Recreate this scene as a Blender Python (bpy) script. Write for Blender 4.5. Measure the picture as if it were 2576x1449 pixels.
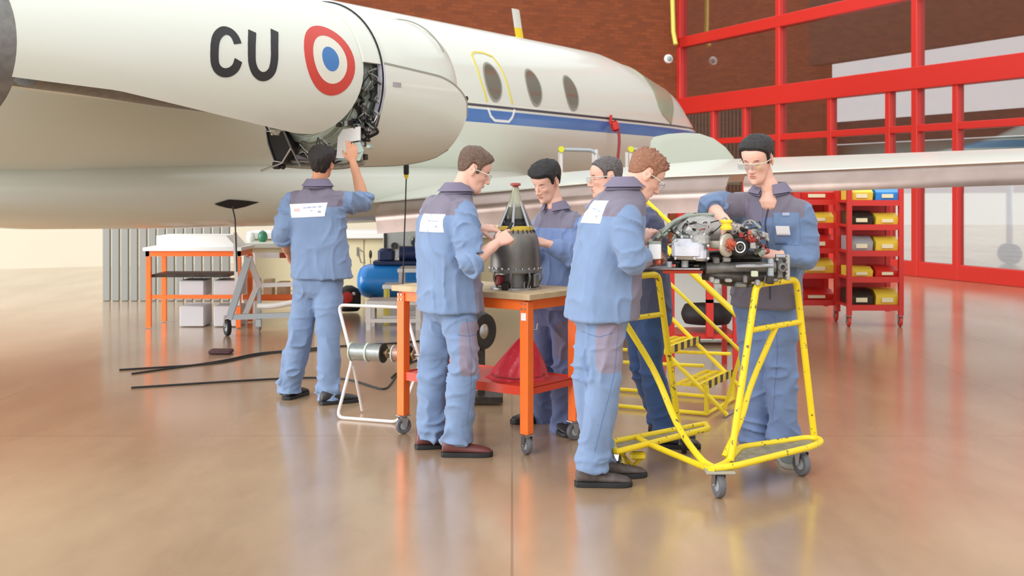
import bpy, math, random
import numpy as np
from mathutils import Vector, Matrix
from mathutils.bvhtree import BVHTree
random.seed(7)
for o in list(bpy.data.objects): bpy.data.objects.remove(o)
SC = bpy.context.scene
COL = SC.collection
# ------------------------------------------------------------------ camera
F, CX, HY, H = 3000.0, 1288.0, 467.0, 1.51      # focal length in pixels, centre column, horizon row, eye height
cd = bpy.data.cameras.new('camera'); cam = bpy.data.objects.new('camera', cd); COL.objects.link(cam)
cam.location = (0, 0, H); cam.rotation_euler = (math.pi/2, 0, 0)
cd.sensor_width = 36.0; cd.lens = 36.0*F/2576.0
cd.shift_y = (HY-724.5)/2576.0
cd.dof.use_dof = True; cd.dof.focus_distance = 6.5; cd.dof.aperture_fstop = 4.5
SC.camera = cam
# ------------------------------------------------------------------ world, lights, exposure
w = bpy.data.worlds.new('world'); SC.world = w; w.use_nodes = True
bg = w.node_tree.nodes['Background']; bg.inputs[0].default_value = (0.96, 0.98, 1.0, 1); bg.inputs[1].default_value = 1.2
def lamp(name, kind, loc, rot, energy, color=(1,1,1), **kw):
    d = bpy.data.lights.new(name, kind); d.energy = energy; d.color = color
    for k, v in kw.items(): setattr(d, k, v)
    o = bpy.data.objects.new(name, d); COL.objects.link(o); o.location = loc; o.rotation_euler = rot
    return o
lamp('daylight', 'SUN', (0,0,10), (math.radians(62), 0, math.radians(-30)), 1.25, (1.0,0.97,0.93), angle=math.radians(25))
lamp('door_side_fill', 'AREA', (-13.5, 8.0, 2.6), (math.radians(90), 0, math.radians(-90)), 1400, (0.93,0.96,1.0), shape='RECTANGLE', size=12.0, size_y=5.0)  # area lamp added to brighten the jet's underside, as from an open left side
SC.view_settings.view_transform = 'Standard'; SC.view_settings.look = 'None'
SC.view_settings.exposure = 0.24; SC.view_settings.gamma = 1.0
SC.view_settings.use_curve_mapping = False
# ------------------------------------------------------------------ point helpers
def V(*a): return Vector(a)
def P(px, py, Y): return Vector(((px-CX)/F*Y, Y, H-(py-HY)/F*Y))
def PZ(px, py, z):
    Y = F*(H-z)/(py-HY); return Vector(((px-CX)/F*Y, Y, z))
def PX(px, Y, z): return Vector(((px-CX)/F*Y, Y, z))
def lerp(a, b, t): return a+(b-a)*t
# ------------------------------------------------------------------ materials
def s2l(c):
    return tuple((x/255/12.92 if x/255 <= 0.04045 else ((x/255+0.055)/1.055)**2.4) for x in c)
MATS = {}
def mat(name, rgb, rough=0.5, metal=0.0, noise=0.0, nscale=8.0, bump=0.0, bscale=60.0, spec=0.5, coat=0.0, rgb2=None, thresh=None):
    if name in MATS: return MATS[name]
    m = bpy.data.materials.new(name); m.use_nodes = True; nt = m.node_tree; b = nt.nodes['Principled BSDF']
    c = (*s2l(rgb), 1)
    b.inputs['Base Color'].default_value = c; b.inputs['Roughness'].default_value = rough
    b.inputs['Metallic'].default_value = metal; b.inputs['Specular IOR Level'].default_value = spec
    b.inputs['Coat Weight'].default_value = coat; b.inputs['Coat Roughness'].default_value = 0.08
    tc = nt.nodes.new('ShaderNodeTexCoord')
    if noise > 0 or rgb2:
        n = nt.nodes.new('ShaderNodeTexNoise'); n.inputs['Scale'].default_value = nscale; n.inputs['Detail'].default_value = 5
        nt.links.new(tc.outputs['Object'], n.inputs['Vector'])
        r = nt.nodes.new('ShaderNodeValToRGB')
        c2 = (*s2l(rgb2), 1) if rgb2 else tuple(x*(1-noise) for x in c[:3])+(1,)
        c1 = c if rgb2 else tuple(min(1, x*(1+noise)) for x in c[:3])+(1,)
        if thresh:
            r.color_ramp.elements[0].position = thresh; r.color_ramp.elements[1].position = thresh+0.04
            r.color_ramp.elements[0].color = c1; r.color_ramp.elements[1].color = c2
        else:
            r.color_ramp.elements[0].position = 0.3; r.color_ramp.elements[1].position = 0.7
            r.color_ramp.elements[0].color = c2; r.color_ramp.elements[1].color = c1
        nt.links.new(n.outputs['Fac'], r.inputs['Fac']); nt.links.new(r.outputs['Color'], b.inputs['Base Color'])
    if bump > 0:
        n2 = nt.nodes.new('ShaderNodeTexNoise'); n2.inputs['Scale'].default_value = bscale; n2.inputs['Detail'].default_value = 4
        nt.links.new(tc.outputs['Object'], n2.inputs['Vector'])
        bp = nt.nodes.new('ShaderNodeBump'); bp.inputs['Strength'].default_value = bump; bp.inputs['Distance'].default_value = 0.01
        nt.links.new(n2.outputs['Fac'], bp.inputs['Height']); nt.links.new(bp.outputs['Normal'], b.inputs['Normal'])
    MATS[name] = m; return m
def zone_mat(name, rgbA, rgbB, rough=0.85, bump=0.15, bscale=400):
    """two cloth colours divided by the sewn-in panels stored in the mesh attribute 'zone' (>0 = second colour)"""
    m = mat(name, rgbA, rough=rough, bump=bump, bscale=bscale); nt = m.node_tree; b = nt.nodes['Principled BSDF']
    a = nt.nodes.new('ShaderNodeAttribute'); a.attribute_name = 'zone'
    g = nt.nodes.new('ShaderNodeMath'); g.operation = 'GREATER_THAN'; g.inputs[1].default_value = 0.0
    mx = nt.nodes.new('ShaderNodeMix'); mx.data_type = 'RGBA'
    mx.inputs['A'].default_value = (*s2l(rgbA), 1); mx.inputs['B'].default_value = (*s2l(rgbB), 1)
    nt.links.new(a.outputs['Fac'], g.inputs[0]); nt.links.new(g.outputs[0], mx.inputs['Factor'])
    n = nt.nodes.new('ShaderNodeTexNoise'); n.inputs['Scale'].default_value = 5; n.inputs['Detail'].default_value = 6
    tc = nt.nodes.new('ShaderNodeTexCoord'); nt.links.new(tc.outputs['Object'], n.inputs['Vector'])
    hs = nt.nodes.new('ShaderNodeHueSaturation'); mr = nt.nodes.new('ShaderNodeMapRange')
    mr.inputs['From Min'].default_value = 0.3; mr.inputs['From Max'].default_value = 0.7
    mr.inputs['To Min'].default_value = 0.9; mr.inputs['To Max'].default_value = 1.08
    nt.links.new(n.outputs['Fac'], mr.inputs['Value']); nt.links.new(mr.outputs[0], hs.inputs['Value'])
    nt.links.new(mx.outputs['Result'], hs.inputs['Color']); nt.links.new(hs.outputs['Color'], b.inputs['Base Color'])
    b.inputs['Sheen Weight'].default_value = 0.15
    return m
def glass_mat(name, tint=(0.8,0.85,0.85), refl=0.25):
    m = bpy.data.materials.new(name); m.use_nodes = True; nt = m.node_tree
    for n in list(nt.nodes): nt.nodes.remove(n)
    out = nt.nodes.new('ShaderNodeOutputMaterial'); mx = nt.nodes.new('ShaderNodeMixShader')
    t = nt.nodes.new('ShaderNodeBsdfTransparent'); g = nt.nodes.new('ShaderNodeBsdfGlossy')
    t.inputs[0].default_value = (*tint, 1); g.inputs['Roughness'].default_value = 0.03
    mx.inputs[0].default_value = refl
    nt.links.new(t.outputs[0], mx.inputs[1]); nt.links.new(g.outputs[0], mx.inputs[2]); nt.links.new(mx.outputs[0], out.inputs[0])
    MATS[name] = m; return m
# ------------------------------------------------------------------ mesh builder
class MB:
    def __init__(s): s.v = []; s.f = []
    def add(s, vs, fs):
        b = len(s.v); s.v += [Vector(x) for x in vs]; s.f += [tuple(i+b for i in f) for f in fs]; return s
    def loft(s, rings, caps=True, closed=False):
        n = len(rings[0]); vs = [p for r in rings for p in r]; fs = []
        m = len(rings)
        for i in range(m if closed else m-1):
            j = (i+1) % m
            for k in range(n):
                k2 = (k+1) % n
                fs.append((i*n+k, i*n+k2, j*n+k2, j*n+k))
        if caps and not closed:
            fs.append(tuple(range(n-1, -1, -1))); fs.append(tuple((m-1)*n+k for k in range(n)))
        return s.add(vs, fs)
    def tube(s, pts, r, n=10, closed=False, round_ends=False, bend=0.0, steps=5):
        pts = [Vector(p) for p in pts]
        rad = list(r) if hasattr(r, '__len__') else [r]*len(pts)
        if bend > 0:
            np_, nr = [], []
            for i, p in enumerate(pts):
                if (0 < i < len(pts)-1) or closed:
                    a = pts[i-1]; c = pts[(i+1) % len(pts)]
                    d1 = (a-p); d2 = (c-p); b1 = min(bend, d1.length*0.45); b2 = min(bend, d2.length*0.45)
                    p1 = p+d1.normalized()*b1; p2 = p+d2.normalized()*b2
                    for k in range(steps+1):
                        t = k/steps; np_.append(p1*(1-t)**2+p*2*t*(1-t)+p2*t*t); nr.append(rad[i])
                else: np_.append(p); nr.append(rad[i])
            pts, rad = np_, nr
        m = len(pts); T = []
        for i in range(m):
            if closed: t = pts[(i+1) % m]-pts[i-1]
            elif i == 0: t = pts[1]-pts[0]
            elif i == m-1: t = pts[-1]-pts[-2]
            else: t = (pts[i+1]-pts[i]).normalized()+(pts[i]-pts[i-1]).normalized()
            T.append(t.normalized())
        ref = Vector((0,0,1)) if abs(T[0].z) < 0.9 else Vector((1,0,0))
        u = (ref-T[0]*ref.dot(T[0])).normalized(); rings = []
        def ring(c, u, t, r):
            vv = t.cross(u); return [c+(u*math.cos(2*math.pi*k/n)+vv*math.sin(2*math.pi*k/n))*r for k in range(n)]
        for i in range(m):
            u = (u-T[i]*u.dot(T[i])).normalized()
            if i == 0 and round_ends and not closed:
                for a in (80, 55, 28):
                    rings.append(ring(pts[0]-T[0]*rad[0]*math.sin(math.radians(a)), u, T[0], rad[0]*math.cos(math.radians(a))))
            rings.append(ring(pts[i], u, T[i], rad[i]))
            if i == m-1 and round_ends and not closed:
                for a in (28, 55, 80):
                    rings.append(ring(pts[i]+T[i]*rad[i]*math.sin(math.radians(a)), u, T[i], rad[i]*math.cos(math.radians(a))))
        return s.loft(rings, caps=True, closed=closed)
    def lathe(s, prof, c=(0,0,0), ax=(0,0,1), n=32, caps=True):
        """prof: (radius, height along ax)"""
        c = Vector(c); ax = Vector(ax).normalized(); ref = Vector((1,0,0)) if abs(ax.x) < 0.9 else Vector((0,1,0))
        u = (ref-ax*ref.dot(ax)).normalized(); vv = ax.cross(u)
        rings = [[c+ax*h+(u*math.cos(2*math.pi*k/n)+vv*math.sin(2*math.pi*k/n))*max(r, 1e-4) for k in range(n)] for r, h in prof]
        return s.loft(rings, caps=caps)
    def box(s, c, size, ax=None, bev=0.0):
        """ax: three unit vectors; size full lengths"""
        c = Vector(c); ax = ax or (V(1,0,0), V(0,1,0), V(0,0,1)); h = [x/2 for x in size]
        b = min(bev, min(h)*0.9)
        if b <= 0:
            vs = [c+ax[0]*sx*h[0]+ax[1]*sy*h[1]+ax[2]*sz*h[2] for sz in (-1,1) for sy in (-1,1) for sx in (-1,1)]
            return s.add(vs, [(0,2,3,1),(4,5,7,6),(0,1,5,4),(2,6,7,3),(0,4,6,2),(1,3,7,5)])
        rings = []
        for z, ins in ((-h[2], b), (-h[2]+b, 0), (h[2]-b, 0), (h[2], b)):
            r = []
            for sx, sy in ((-1,-1),(1,-1),(1,1),(-1,1)):
                X, Y = h[0]-ins, h[1]-ins
                p1 = (sx*(X-b), sy*Y); p2 = (sx*X, sy*(Y-b))
                if sx*sy > 0: p1, p2 = p1, p2
                seq = (p2, p1) if (sx*sy < 0) else (p1, p2)
                if (sx, sy) == (-1,-1): seq = (p2, p1)
                if (sx, sy) == (1,-1): seq = (p1, p2)
                if (sx, sy) == (1,1): seq = (p2, p1)
                if (sx, sy) == (-1,1): seq = (p1, p2)
                r += [c+ax[0]*q[0]+ax[1]*q[1]+ax[2]*z for q in seq]
            rings.append(r)
        return s.loft(rings)
    def beam(s, a, b, w_, h_, up=(0,0,1), bev=0.0):
        a = Vector(a); b = Vector(b); d = (b-a); L = d.length; d.normalize(); up = Vector(up)
        sd = d.cross(up)
        if sd.length < 1e-3: sd = d.cross(Vector((1,0,0)))
        sd.normalize(); u2 = sd.cross(d)
        return s.box((a+b)/2, (L, w_, h_), (d, sd, u2), bev)
    def ball(s, c, r, n=16, ax=None):
        c = Vector(c); r = r if hasattr(r, '__len__') else (r, r, r); ax = ax or (V(1,0,0), V(0,1,0), V(0,0,1))
        rings = []
        m = max(6, n//2)
        for i in range(m+1):
            a = math.pi*(i/m)-math.pi/2; cr = max(math.cos(a), 0.02)
            rings.append([c+ax[0]*r[0]*cr*math.cos(2*math.pi*k/n)+ax[1]*r[1]*cr*math.sin(2*math.pi*k/n)+ax[2]*r[2]*math.sin(a) for k in range(n)])
        return s.loft(rings)
    def torus(s, c, R, r, ax=(0,0,1), n=32, m=8):
        c = Vector(c); ax = Vector(ax).normalized(); ref = Vector((1,0,0)) if abs(ax.x) < 0.9 else Vector((0,1,0))
        u = (ref-ax*ref.dot(ax)).normalized(); vv = ax.cross(u); rings = []
        for i in range(n):
            d = u*math.cos(2*math.pi*i/n)+vv*math.sin(2*math.pi*i/n)
            rings.append([c+d*(R+r*math.cos(2*math.pi*k/m))+ax*r*math.sin(2*math.pi*k/m) for k in range(m)])
        return s.loft(rings, closed=True)
    def prism(s, poly, ext):
        ext = Vector(ext); n = len(poly); a = [Vector(p) for p in poly]; b = [p+ext for p in a]
        return s.add(a+b, [tuple(range(n-1,-1,-1)), tuple(range(n, 2*n))]+[(i, (i+1) % n, n+(i+1) % n, n+i) for i in range(n)])
    def grid(s, rows, thick=0.0, nrm=None):
        """rows of points; optional thickness along nrm (function or vector)"""
        m, n = len(rows), len(rows[0]); vs = [p for r in rows for p in r]
        fs = [(i*n+k, i*n+k+1, (i+1)*n+k+1, (i+1)*n+k) for i in range(m-1) for k in range(n-1)]
        if thick and nrm is not None:
            vs2 = [p+(nrm(p) if callable(nrm) else Vector(nrm))*thick for p in vs]; N = m*n
            fs2 = [tuple(N+i for i in reversed(f)) for f in fs]
            bd = [(0,k) for k in range(n)]+[(i,n-1) for i in range(1,m)]+[(m-1,k) for k in range(n-2,-1,-1)]+[(i,0) for i in range(m-2,0,-1)]
            ids = [i*n+k for i, k in bd]; L = len(ids)
            fs3 = [(ids[(q+1) % L], ids[q], N+ids[q], N+ids[(q+1) % L]) for q in range(L)]
            return s.add(vs+vs2, fs+fs2+fs3)
        return s.add(vs, fs)
    def build(s, name, m, parent=None, smooth=True, angle=35, bevel=0.0):
        off = wloc(parent) if parent else Vector((0,0,0))
        me = bpy.data.meshes.new(name); me.from_pydata([tuple(p-off) for p in s.v], [], s.f); me.update()
        import bmesh
        b = bmesh.new(); b.from_mesh(me); bmesh.ops.recalc_face_normals(b, faces=b.faces); b.to_mesh(me); b.free()
        return link(name, me, m, parent, smooth, angle, bevel)
def link(name, me, m, parent=None, smooth=True, angle=35, bevel=0.0):
    o = bpy.data.objects.new(name, me); COL.objects.link(o)
    if m: me.materials.append(m)
    if parent: o.parent = parent
    if smooth:
        me.polygons.foreach_set('use_smooth', [True]*len(me.polygons))
        if angle is not None and angle < 180: me.set_sharp_from_angle(angle=math.radians(angle))
    if bevel > 0:
        bv = o.modifiers.new('bevel', 'BEVEL'); bv.width = bevel; bv.segments = 2; bv.limit_method = 'ANGLE'
    return o
def wloc(o):
    L = Vector((0,0,0))
    while o: L = L+Vector(o.location); o = o.parent
    return L
def tag(o, label=None, cat=None, group=None, kind=None):
    if label: o['label'] = label
    if cat: o['category'] = cat
    if group: o['group'] = group
    if kind: o['kind'] = kind
    return o
def thing(name, label, cat, loc=(0,0,0), group=None):
    o = bpy.data.objects.new(name, None); COL.objects.link(o); o.location = loc; o.empty_display_size = 0.1
    return tag(o, label, cat, group)
def dup(root, loc, rotz=0, label=None, group=None):
    def cp(o, par):
        c = o.copy(); COL.objects.link(c)
        if par: c.parent = par
        for ch in o.children: cp(ch, c)
        return c
    r = cp(root, None); r.location = loc; r.rotation_euler = (0,0,rotz)
    if label: r['label'] = label
    if group: r['group'] = group
    return r
# ------------------------------------------------------------------ vectorised value noise
def vnoise(p, seed=0):
    p = np.asarray(p, float); i = np.floor(p).astype(np.int64); f = p-i; f = f*f*(3-2*f)
    def hsh(a):
        h = (a[...,0]*374761393+a[...,1]*668265263+a[...,2]*2147483647+seed*974711) & 0xffffffff
        h = ((h ^ (h >> 13))*1274126177) & 0xffffffff
        h = h ^ (h >> 16); return (h & 0xffff)/65535.0
    r = 0
    for dx in (0,1):
        for dy in (0,1):
            for dz in (0,1):
                wgt = (f[...,0] if dx else 1-f[...,0])*(f[...,1] if dy else 1-f[...,1])*(f[...,2] if dz else 1-f[...,2])
                r = r+wgt*hsh(i+np.array([dx,dy,dz]))
    return r*2-1
def remeshed(mb, voxel, smooth=2, fac=0.5):
    me = bpy.data.meshes.new('tmp'); me.from_pydata([tuple(p) for p in mb.v], [], mb.f); me.update()
    import bmesh
    b = bmesh.new(); b.from_mesh(me); bmesh.ops.recalc_face_normals(b, faces=b.faces); b.to_mesh(me); b.free()
    o = bpy.data.objects.new('tmp', me); COL.objects.link(o)
    r = o.modifiers.new('r', 'REMESH'); r.mode = 'VOXEL'; r.voxel_size = voxel
    if smooth:
        q = o.modifiers.new('s', 'SMOOTH'); q.factor = fac; q.iterations = smooth
    dg = bpy.context.evaluated_depsgraph_get(); dg.update()
    res = bpy.data.meshes.new_from_object(o.evaluated_get(dg), depsgraph=dg)
    bpy.data.objects.remove(o); bpy.data.meshes.remove(me)
    return res
def getv(me):
    a = np.empty(len(me.vertices)*3); me.vertices.foreach_get('co', a); return a.reshape(-1,3)
def getn(me):
    a = np.empty(len(me.vertices)*3); me.vertices.foreach_get('normal', a); return a.reshape(-1,3)
def setv(me, a): me.vertices.foreach_set('co', np.ascontiguousarray(a).ravel()); me.update()
# ------------------------------------------------------------------ palette
M_white = mat('white_aircraft_paint', (219,223,211), 0.3, spec=0.5, coat=0.25)
M_whitein = mat('pale_lavender_inner_skin', (205,203,218), 0.5)
M_black = mat('black_rubber', (28,28,30), 0.6)
M_blackpaint = mat('black_marking_paint', (32,32,34), 0.45)
M_red = mat('red_paint', (204,46,38), 0.4)
M_rmark = mat('red_marking_paint', (205,62,48), 0.4)
M_bmark = mat('blue_marking_paint', (58,120,184), 0.4)
M_ymark = mat('yellow_marking_paint', (222,208,95), 0.5)
M_orange = mat('orange_enamel', (255,118,44), 0.4, noise=0.05, nscale=12)
M_yellow = mat('chipped_yellow_enamel', (242,212,30), 0.42, rgb2=(120,98,60), thresh=0.63, nscale=38)
M_yel2 = mat('yellow_enamel', (240,212,40), 0.4)
M_wood = mat('worn_plywood', (196,172,136), 0.6, noise=0.12, nscale=14)
M_steel = mat('steel', (170,170,172), 0.32, 0.85, noise=0.1)
M_dsteel = mat('dull_grey_steel', (128,126,122), 0.5, 0.6, noise=0.18, nscale=20)
M_ceng = mat('cast_aluminium', (172,170,166), 0.45, 0.45, noise=0.15, nscale=25, bump=0.2, bscale=90)
M_green = mat('grey_green_casting', (150,156,145), 0.5, 0.3, noise=0.15, nscale=25, bump=0.2)
M_dark = mat('dark_oily_metal', (62,56,50), 0.45, 0.5, noise=0.3, nscale=30)
M_copper = mat('copper_fitting', (200,104,80), 0.35, 0.6)
M_redf = mat('dark_red_fitting', (150,50,48), 0.45)
M_lens = glass_mat('clear_lens', (0.93,0.95,0.96), 0.12)
M_blue = mat('blue_tank_paint', (44,146,232), 0.25, coat=0.3)
M_cream = mat('cream_laminate', (225,216,180), 0.5)
M_pwhite = mat('white_laminate', (238,238,236), 0.45)
M_grey = mat('grey_metal_paint', (168,174,178), 0.4, 0.2)
M_lgrey = mat('light_grey_tube', (218,212,208), 0.35)
M_rubber = mat('grey_rubber_tyre', (98,98,102), 0.6)
M_ybin = mat('yellow_plastic', (232,205,70), 0.45)
M_navy = mat('navy_cloth', (58,62,88), 0.9, noise=0.1)
M_jean = mat('blue_jeans', (48,76,120), 0.9, noise=0.15, nscale=10, bump=0.2, bscale=300)
M_label = mat('white_cloth_label', (245,246,250), 0.7)
M_ink = mat('grey_ink', (165,176,200), 0.7)
M_inkr = mat('pale_red_ink', (235,190,185), 0.7)
M_redplastic = mat('crumpled_red_plastic', (200,45,62), 0.35, bump=0.5, bscale=25)
M_cable = mat('black_cable', (40,40,46), 0.5)
# ------------------------------------------------------------------ floor
fm = mat('polished_brown_floor', (176,132,98), 0.2, spec=0.5)
nt = fm.node_tree; b = nt.nodes['Principled BSDF']
tc = nt.nodes.new('ShaderNodeTexCoord')
n1 = nt.nodes.new('ShaderNodeTexNoise'); n1.inputs['Scale'].default_value = 0.9; n1.inputs['Detail'].default_value = 8; n1.inputs['Roughness'].default_value = 0.6
n2 = nt.nodes.new('ShaderNodeTexNoise'); n2.inputs['Scale'].default_value = 1.6; n2.inputs['Detail'].default_value = 6
mp = nt.nodes.new('ShaderNodeMapping'); mp.inputs['Scale'].default_value = (1.0,0.35,1)
nt.links.new(tc.outputs['Object'], mp.inputs[0]); nt.links.new(mp.outputs[0], n1.inputs['Vector']); nt.links.new(mp.outputs[0], n2.inputs['Vector'])
r = nt.nodes.new('ShaderNodeValToRGB'); r.color_ramp.elements[0].position = 0.35; r.color_ramp.elements[1].position = 0.68
r.color_ramp.elements[0].color = (*s2l((160,131,102)),1); r.color_ramp.elements[1].color = (*s2l((195,165,132)),1)
nt.links.new(n1.outputs['Fac'], r.inputs['Fac'])
bk = nt.nodes.new('ShaderNodeTexBrick'); bk.inputs['Scale'].default_value = 1.0
bk.inputs['Brick Width'].default_value = 3.6; bk.inputs['Row Height'].default_value = 3.6; bk.inputs['Mortar Size'].default_value = 0.006; bk.offset = 0
nt.links.new(tc.outputs['Object'], bk.inputs['Vector'])
mx = nt.nodes.new('ShaderNodeMix'); mx.data_type = 'RGBA'
nt.links.new(bk.outputs['Fac'], mx.inputs['Factor']); nt.links.new(r.outputs[0], mx.inputs['A']); mx.inputs['B'].default_value = (*s2l((150,124,98)),1)
nt.links.new(mx.outputs['Result'], b.inputs['Base Color'])
mr = nt.nodes.new('ShaderNodeMapRange'); mr.inputs['From Min'].default_value = 0.3; mr.inputs['From Max'].default_value = 0.7; mr.inputs['To Min'].default_value = 0.18; mr.inputs['To Max'].default_value = 0.28
nt.links.new(n2.outputs['Fac'], mr.inputs['Value']); nt.links.new(mr.outputs[0], b.inputs['Roughness'])
b.inputs['Coat Weight'].default_value = 0.7; b.inputs['Coat Roughness'].default_value = 0.16
# ------------------------------------------------------------------ brick
def brick(name, c1, c2, mort):
    m = mat(name, c1, 0.85); nt = m.node_tree; b = nt.nodes['Principled BSDF']
    tc = nt.nodes.new('ShaderNodeTexCoord'); bk = nt.nodes.new('ShaderNodeTexBrick')
    bk.inputs['Scale'].default_value = 1; bk.inputs['Brick Width'].default_value = 0.23; bk.inputs['Row Height'].default_value = 0.075
    bk.inputs['Mortar Size'].default_value = 0.006
    bk.inputs['Color1'].default_value = (*s2l(c1),1); bk.inputs['Color2'].default_value = (*s2l(c2),1); bk.inputs['Mortar'].default_value = (*s2l(mort),1)
    nt.links.new(tc.outputs['UV'], bk.inputs['Vector']); nt.links.new(bk.outputs['Color'], b.inputs['Base Color'])
    return m
M_brick = brick('brown_brick', (140,72,36), (120,60,30), (112,64,40))
# ------------------------------------------------------------------ the setting
fl = MB().box((0, 16, -0.05), (60, 60, 0.1)).build('floor', fm, smooth=False); fl['kind'] = 'structure'
WC = PX(1705, 27, 0)                               # inner corner of the hall
WR = V(0.377, -0.926, 0); WB = V(-0.926, -0.377, 0) # right wall runs towards us, back wall runs to the left
def uvwall(name, a, d, L, z0, z1, m, nrm, th=0.25):
    mb = MB(); mb.box(a+d*L/2+V(0,0,(z0+z1)/2)+nrm*th/2, (L, th, z1-z0), (d, nrm, V(0,0,1)))
    o = mb.build(name, m, smooth=False); me = o.data; uv = me.uv_layers.new(name='UVMap')
    for lp in me.loops:
        p = me.vertices[lp.vertex_index].co; uv.data[lp.index].uv = ((p-a).dot(d), p.z)
    o['kind'] = 'structure'; return o
uvwall('wall_back', WC-WB*0.0, WB, 26, 0, 7.5, M_brick, V(-WB.y*-1, WB.x, 0).normalized()*(-1 if V(WB.y, -WB.x, 0).y < 0 else 1) if False else V(-0.377, 0.926, 0))
# glazed right wall, red frames
nR = V(0.926, 0.377, 0)                            # outward normal of the right wall
def wallpt(px):                                    # distance along the right wall seen in column px
    k = (px-CX)/F
    # WC.x + s*dx = k*(WC.y + s*dy)
    return (k*WC.y-WC.x)/(WR.x-k*WR.y)
LR = 22.0
sc = lambda x0, x1, z0, z1, d=0.16: (WC+WR*(x0+x1)/2+V(0,0,(z0+z1)/2)+nR*0.08, (x1-x0, d, z1-z0), (WR, nR, V(0,0,1)))
def framebar(mb, x0, x1, z0, z1, d=0.16): c, sz, ax = sc(x0, x1, z0, z1, d); mb.box(c, sz, ax, 0.01)
mb = MB()
s1 = [wallpt(x) for x in (1697,1712)]; framebar(mb, s1[0], s1[1], 0, 7.2, 0.2)
framebar(mb, 0, LR, 3.11, 3.48, 0.22)
framebar(mb, 0, LR, 4.62, 4.85, 0.2)
framebar(mb, 0, LR, 2.40, 2.52, 0.14)
framebar(mb, 0, LR, 0.0, 0.25, 0.14)
framebar(mb, 0, LR, 7.0, 7.3, 0.2)
mul = [(1951,1962)]
c0 = wallpt(1956); c1 = wallpt(1704); stepW = c0-c1
xs = [c0+stepW*k for k in range(0, 8)]
for x in xs:
    if x < LR: framebar(mb, x-0.07, x+0.07, 0, 7.1, 0.18)
low = [wallpt(p) for p in (1790,1870,2084)]
low += [low[2]+ (low[2]-c0)*k for k in (1.0,)]
k = 0; x = c0+2*(wallpt(2084)-c0)
while x < LR: low.append(x); x += (wallpt(2084)-c0)
for x in sorted(set(low)): framebar(mb, x-0.06, x+0.06, 0.0, 3.2, 0.15)
o = mb.build('window_1', M_red, smooth=False); o['kind'] = 'structure'
M_pane = glass_mat('tinted_window_glass', (0.84,0.84,0.84), 0.30)
pane = MB().box(*sc(0.05, LR-0.05, 0.1, 7.1, 0.012)).build('pane', M_pane, o, smooth=False)
# outside behind the glazing: brick wall added for the back wall's reflection, and a white canopy
oo = uvwall('wall_for_reflection', WC+nR*5.0-WR*17, WR, 15.6, 0, 12, M_brick, nR, 0.3)
M_shut = mat('ribbed_grey_green_shutter', (84,92,82), 0.6)
mb = MB()
for k in range(30): mb.box(WC+nR*4.9+WR*(-10.2+k*0.19)+V(0,0,1.95), (0.11,0.06,3.9), (WR, nR, V(0,0,1)))
o = mb.build('roller_shutter', M_shut, smooth=False); tag(o, 'grey-green ribbed shutter seen through the red-framed glazing', 'shutter')
mb = MB(); mb.box(WC+nR*4.6+WR*4.8+V(0,0,7.6), (12,.3,6.2), (WR, nR, V(0,0,1)))
o = mb.build('outside_canopy', mat('dark_brown_canopy', (92,66,52), .8), smooth=False); tag(o, 'dark brown canopy outside, seen high through the red-framed glazing', 'canopy')
o = MB().box(WC+nR*5.6+WR*3.5+V(0,0,2.85), (12,.3,.55), (WR, nR, V(0,0,1))).build('outside_beam', mat('dark_grey_beam', (62,58,56), .8), smooth=False); tag(o, 'dark horizontal beam outside behind the right end of the glazing', 'beam')
o = MB().box(WC+nR*5.9+WR*3.5+V(0,0,2.35), (12,.1,.42), (WR, nR, V(0,0,1))).build('outside_fascia', mat('turquoise_fascia', (150,214,214), .5), smooth=False); tag(o, 'pale turquoise band outside under the dark beam, right edge', 'fascia')
o = MB().box(WC+WB*11.8+V(-.377,.926,0)*-.03+V(0,0,.66), (23,.05,1.32), (WB, V(-.377,.926,0), V(0,0,1))).build('trim_1', mat('cream_wall_paint', (222,216,196), .6), smooth=False); o['kind'] = 'structure'
# wall lamp on the brick wall
t = thing('wall_lamp', 'small white round bulkhead lamp on the brown brick wall beside the red frame', 'lamp', P(1682,148,26.4))
lc = P(1682,148,26.4)
ln = V(0.377,-0.926,0)
MB().lathe([(0.08,0),(0.10,0.02),(0.10,0.06),(0.085,0.08)], lc-ln*0.05, ln, 24).build('housing', M_pwhite, t)
MB().lathe([(0.06,0.0),(0.055,0.03),(0.03,0.05),(0.005,0.055)], lc+ln*0.02, ln, 24).build('lens', mat('frosted_grey_lens', (150,170,165), 0.3), t)
# yellow drain pipe high on the wall corner
mb = MB().tube([P(1690,-60,26.5), P(1694,80,26.5), P(1700,112,26.4)], 0.05, 12)
tag(mb.build('wall_conduit', M_ymark), 'short pale yellow pipe coming down the brick wall above the lamp', 'pipe')
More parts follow.
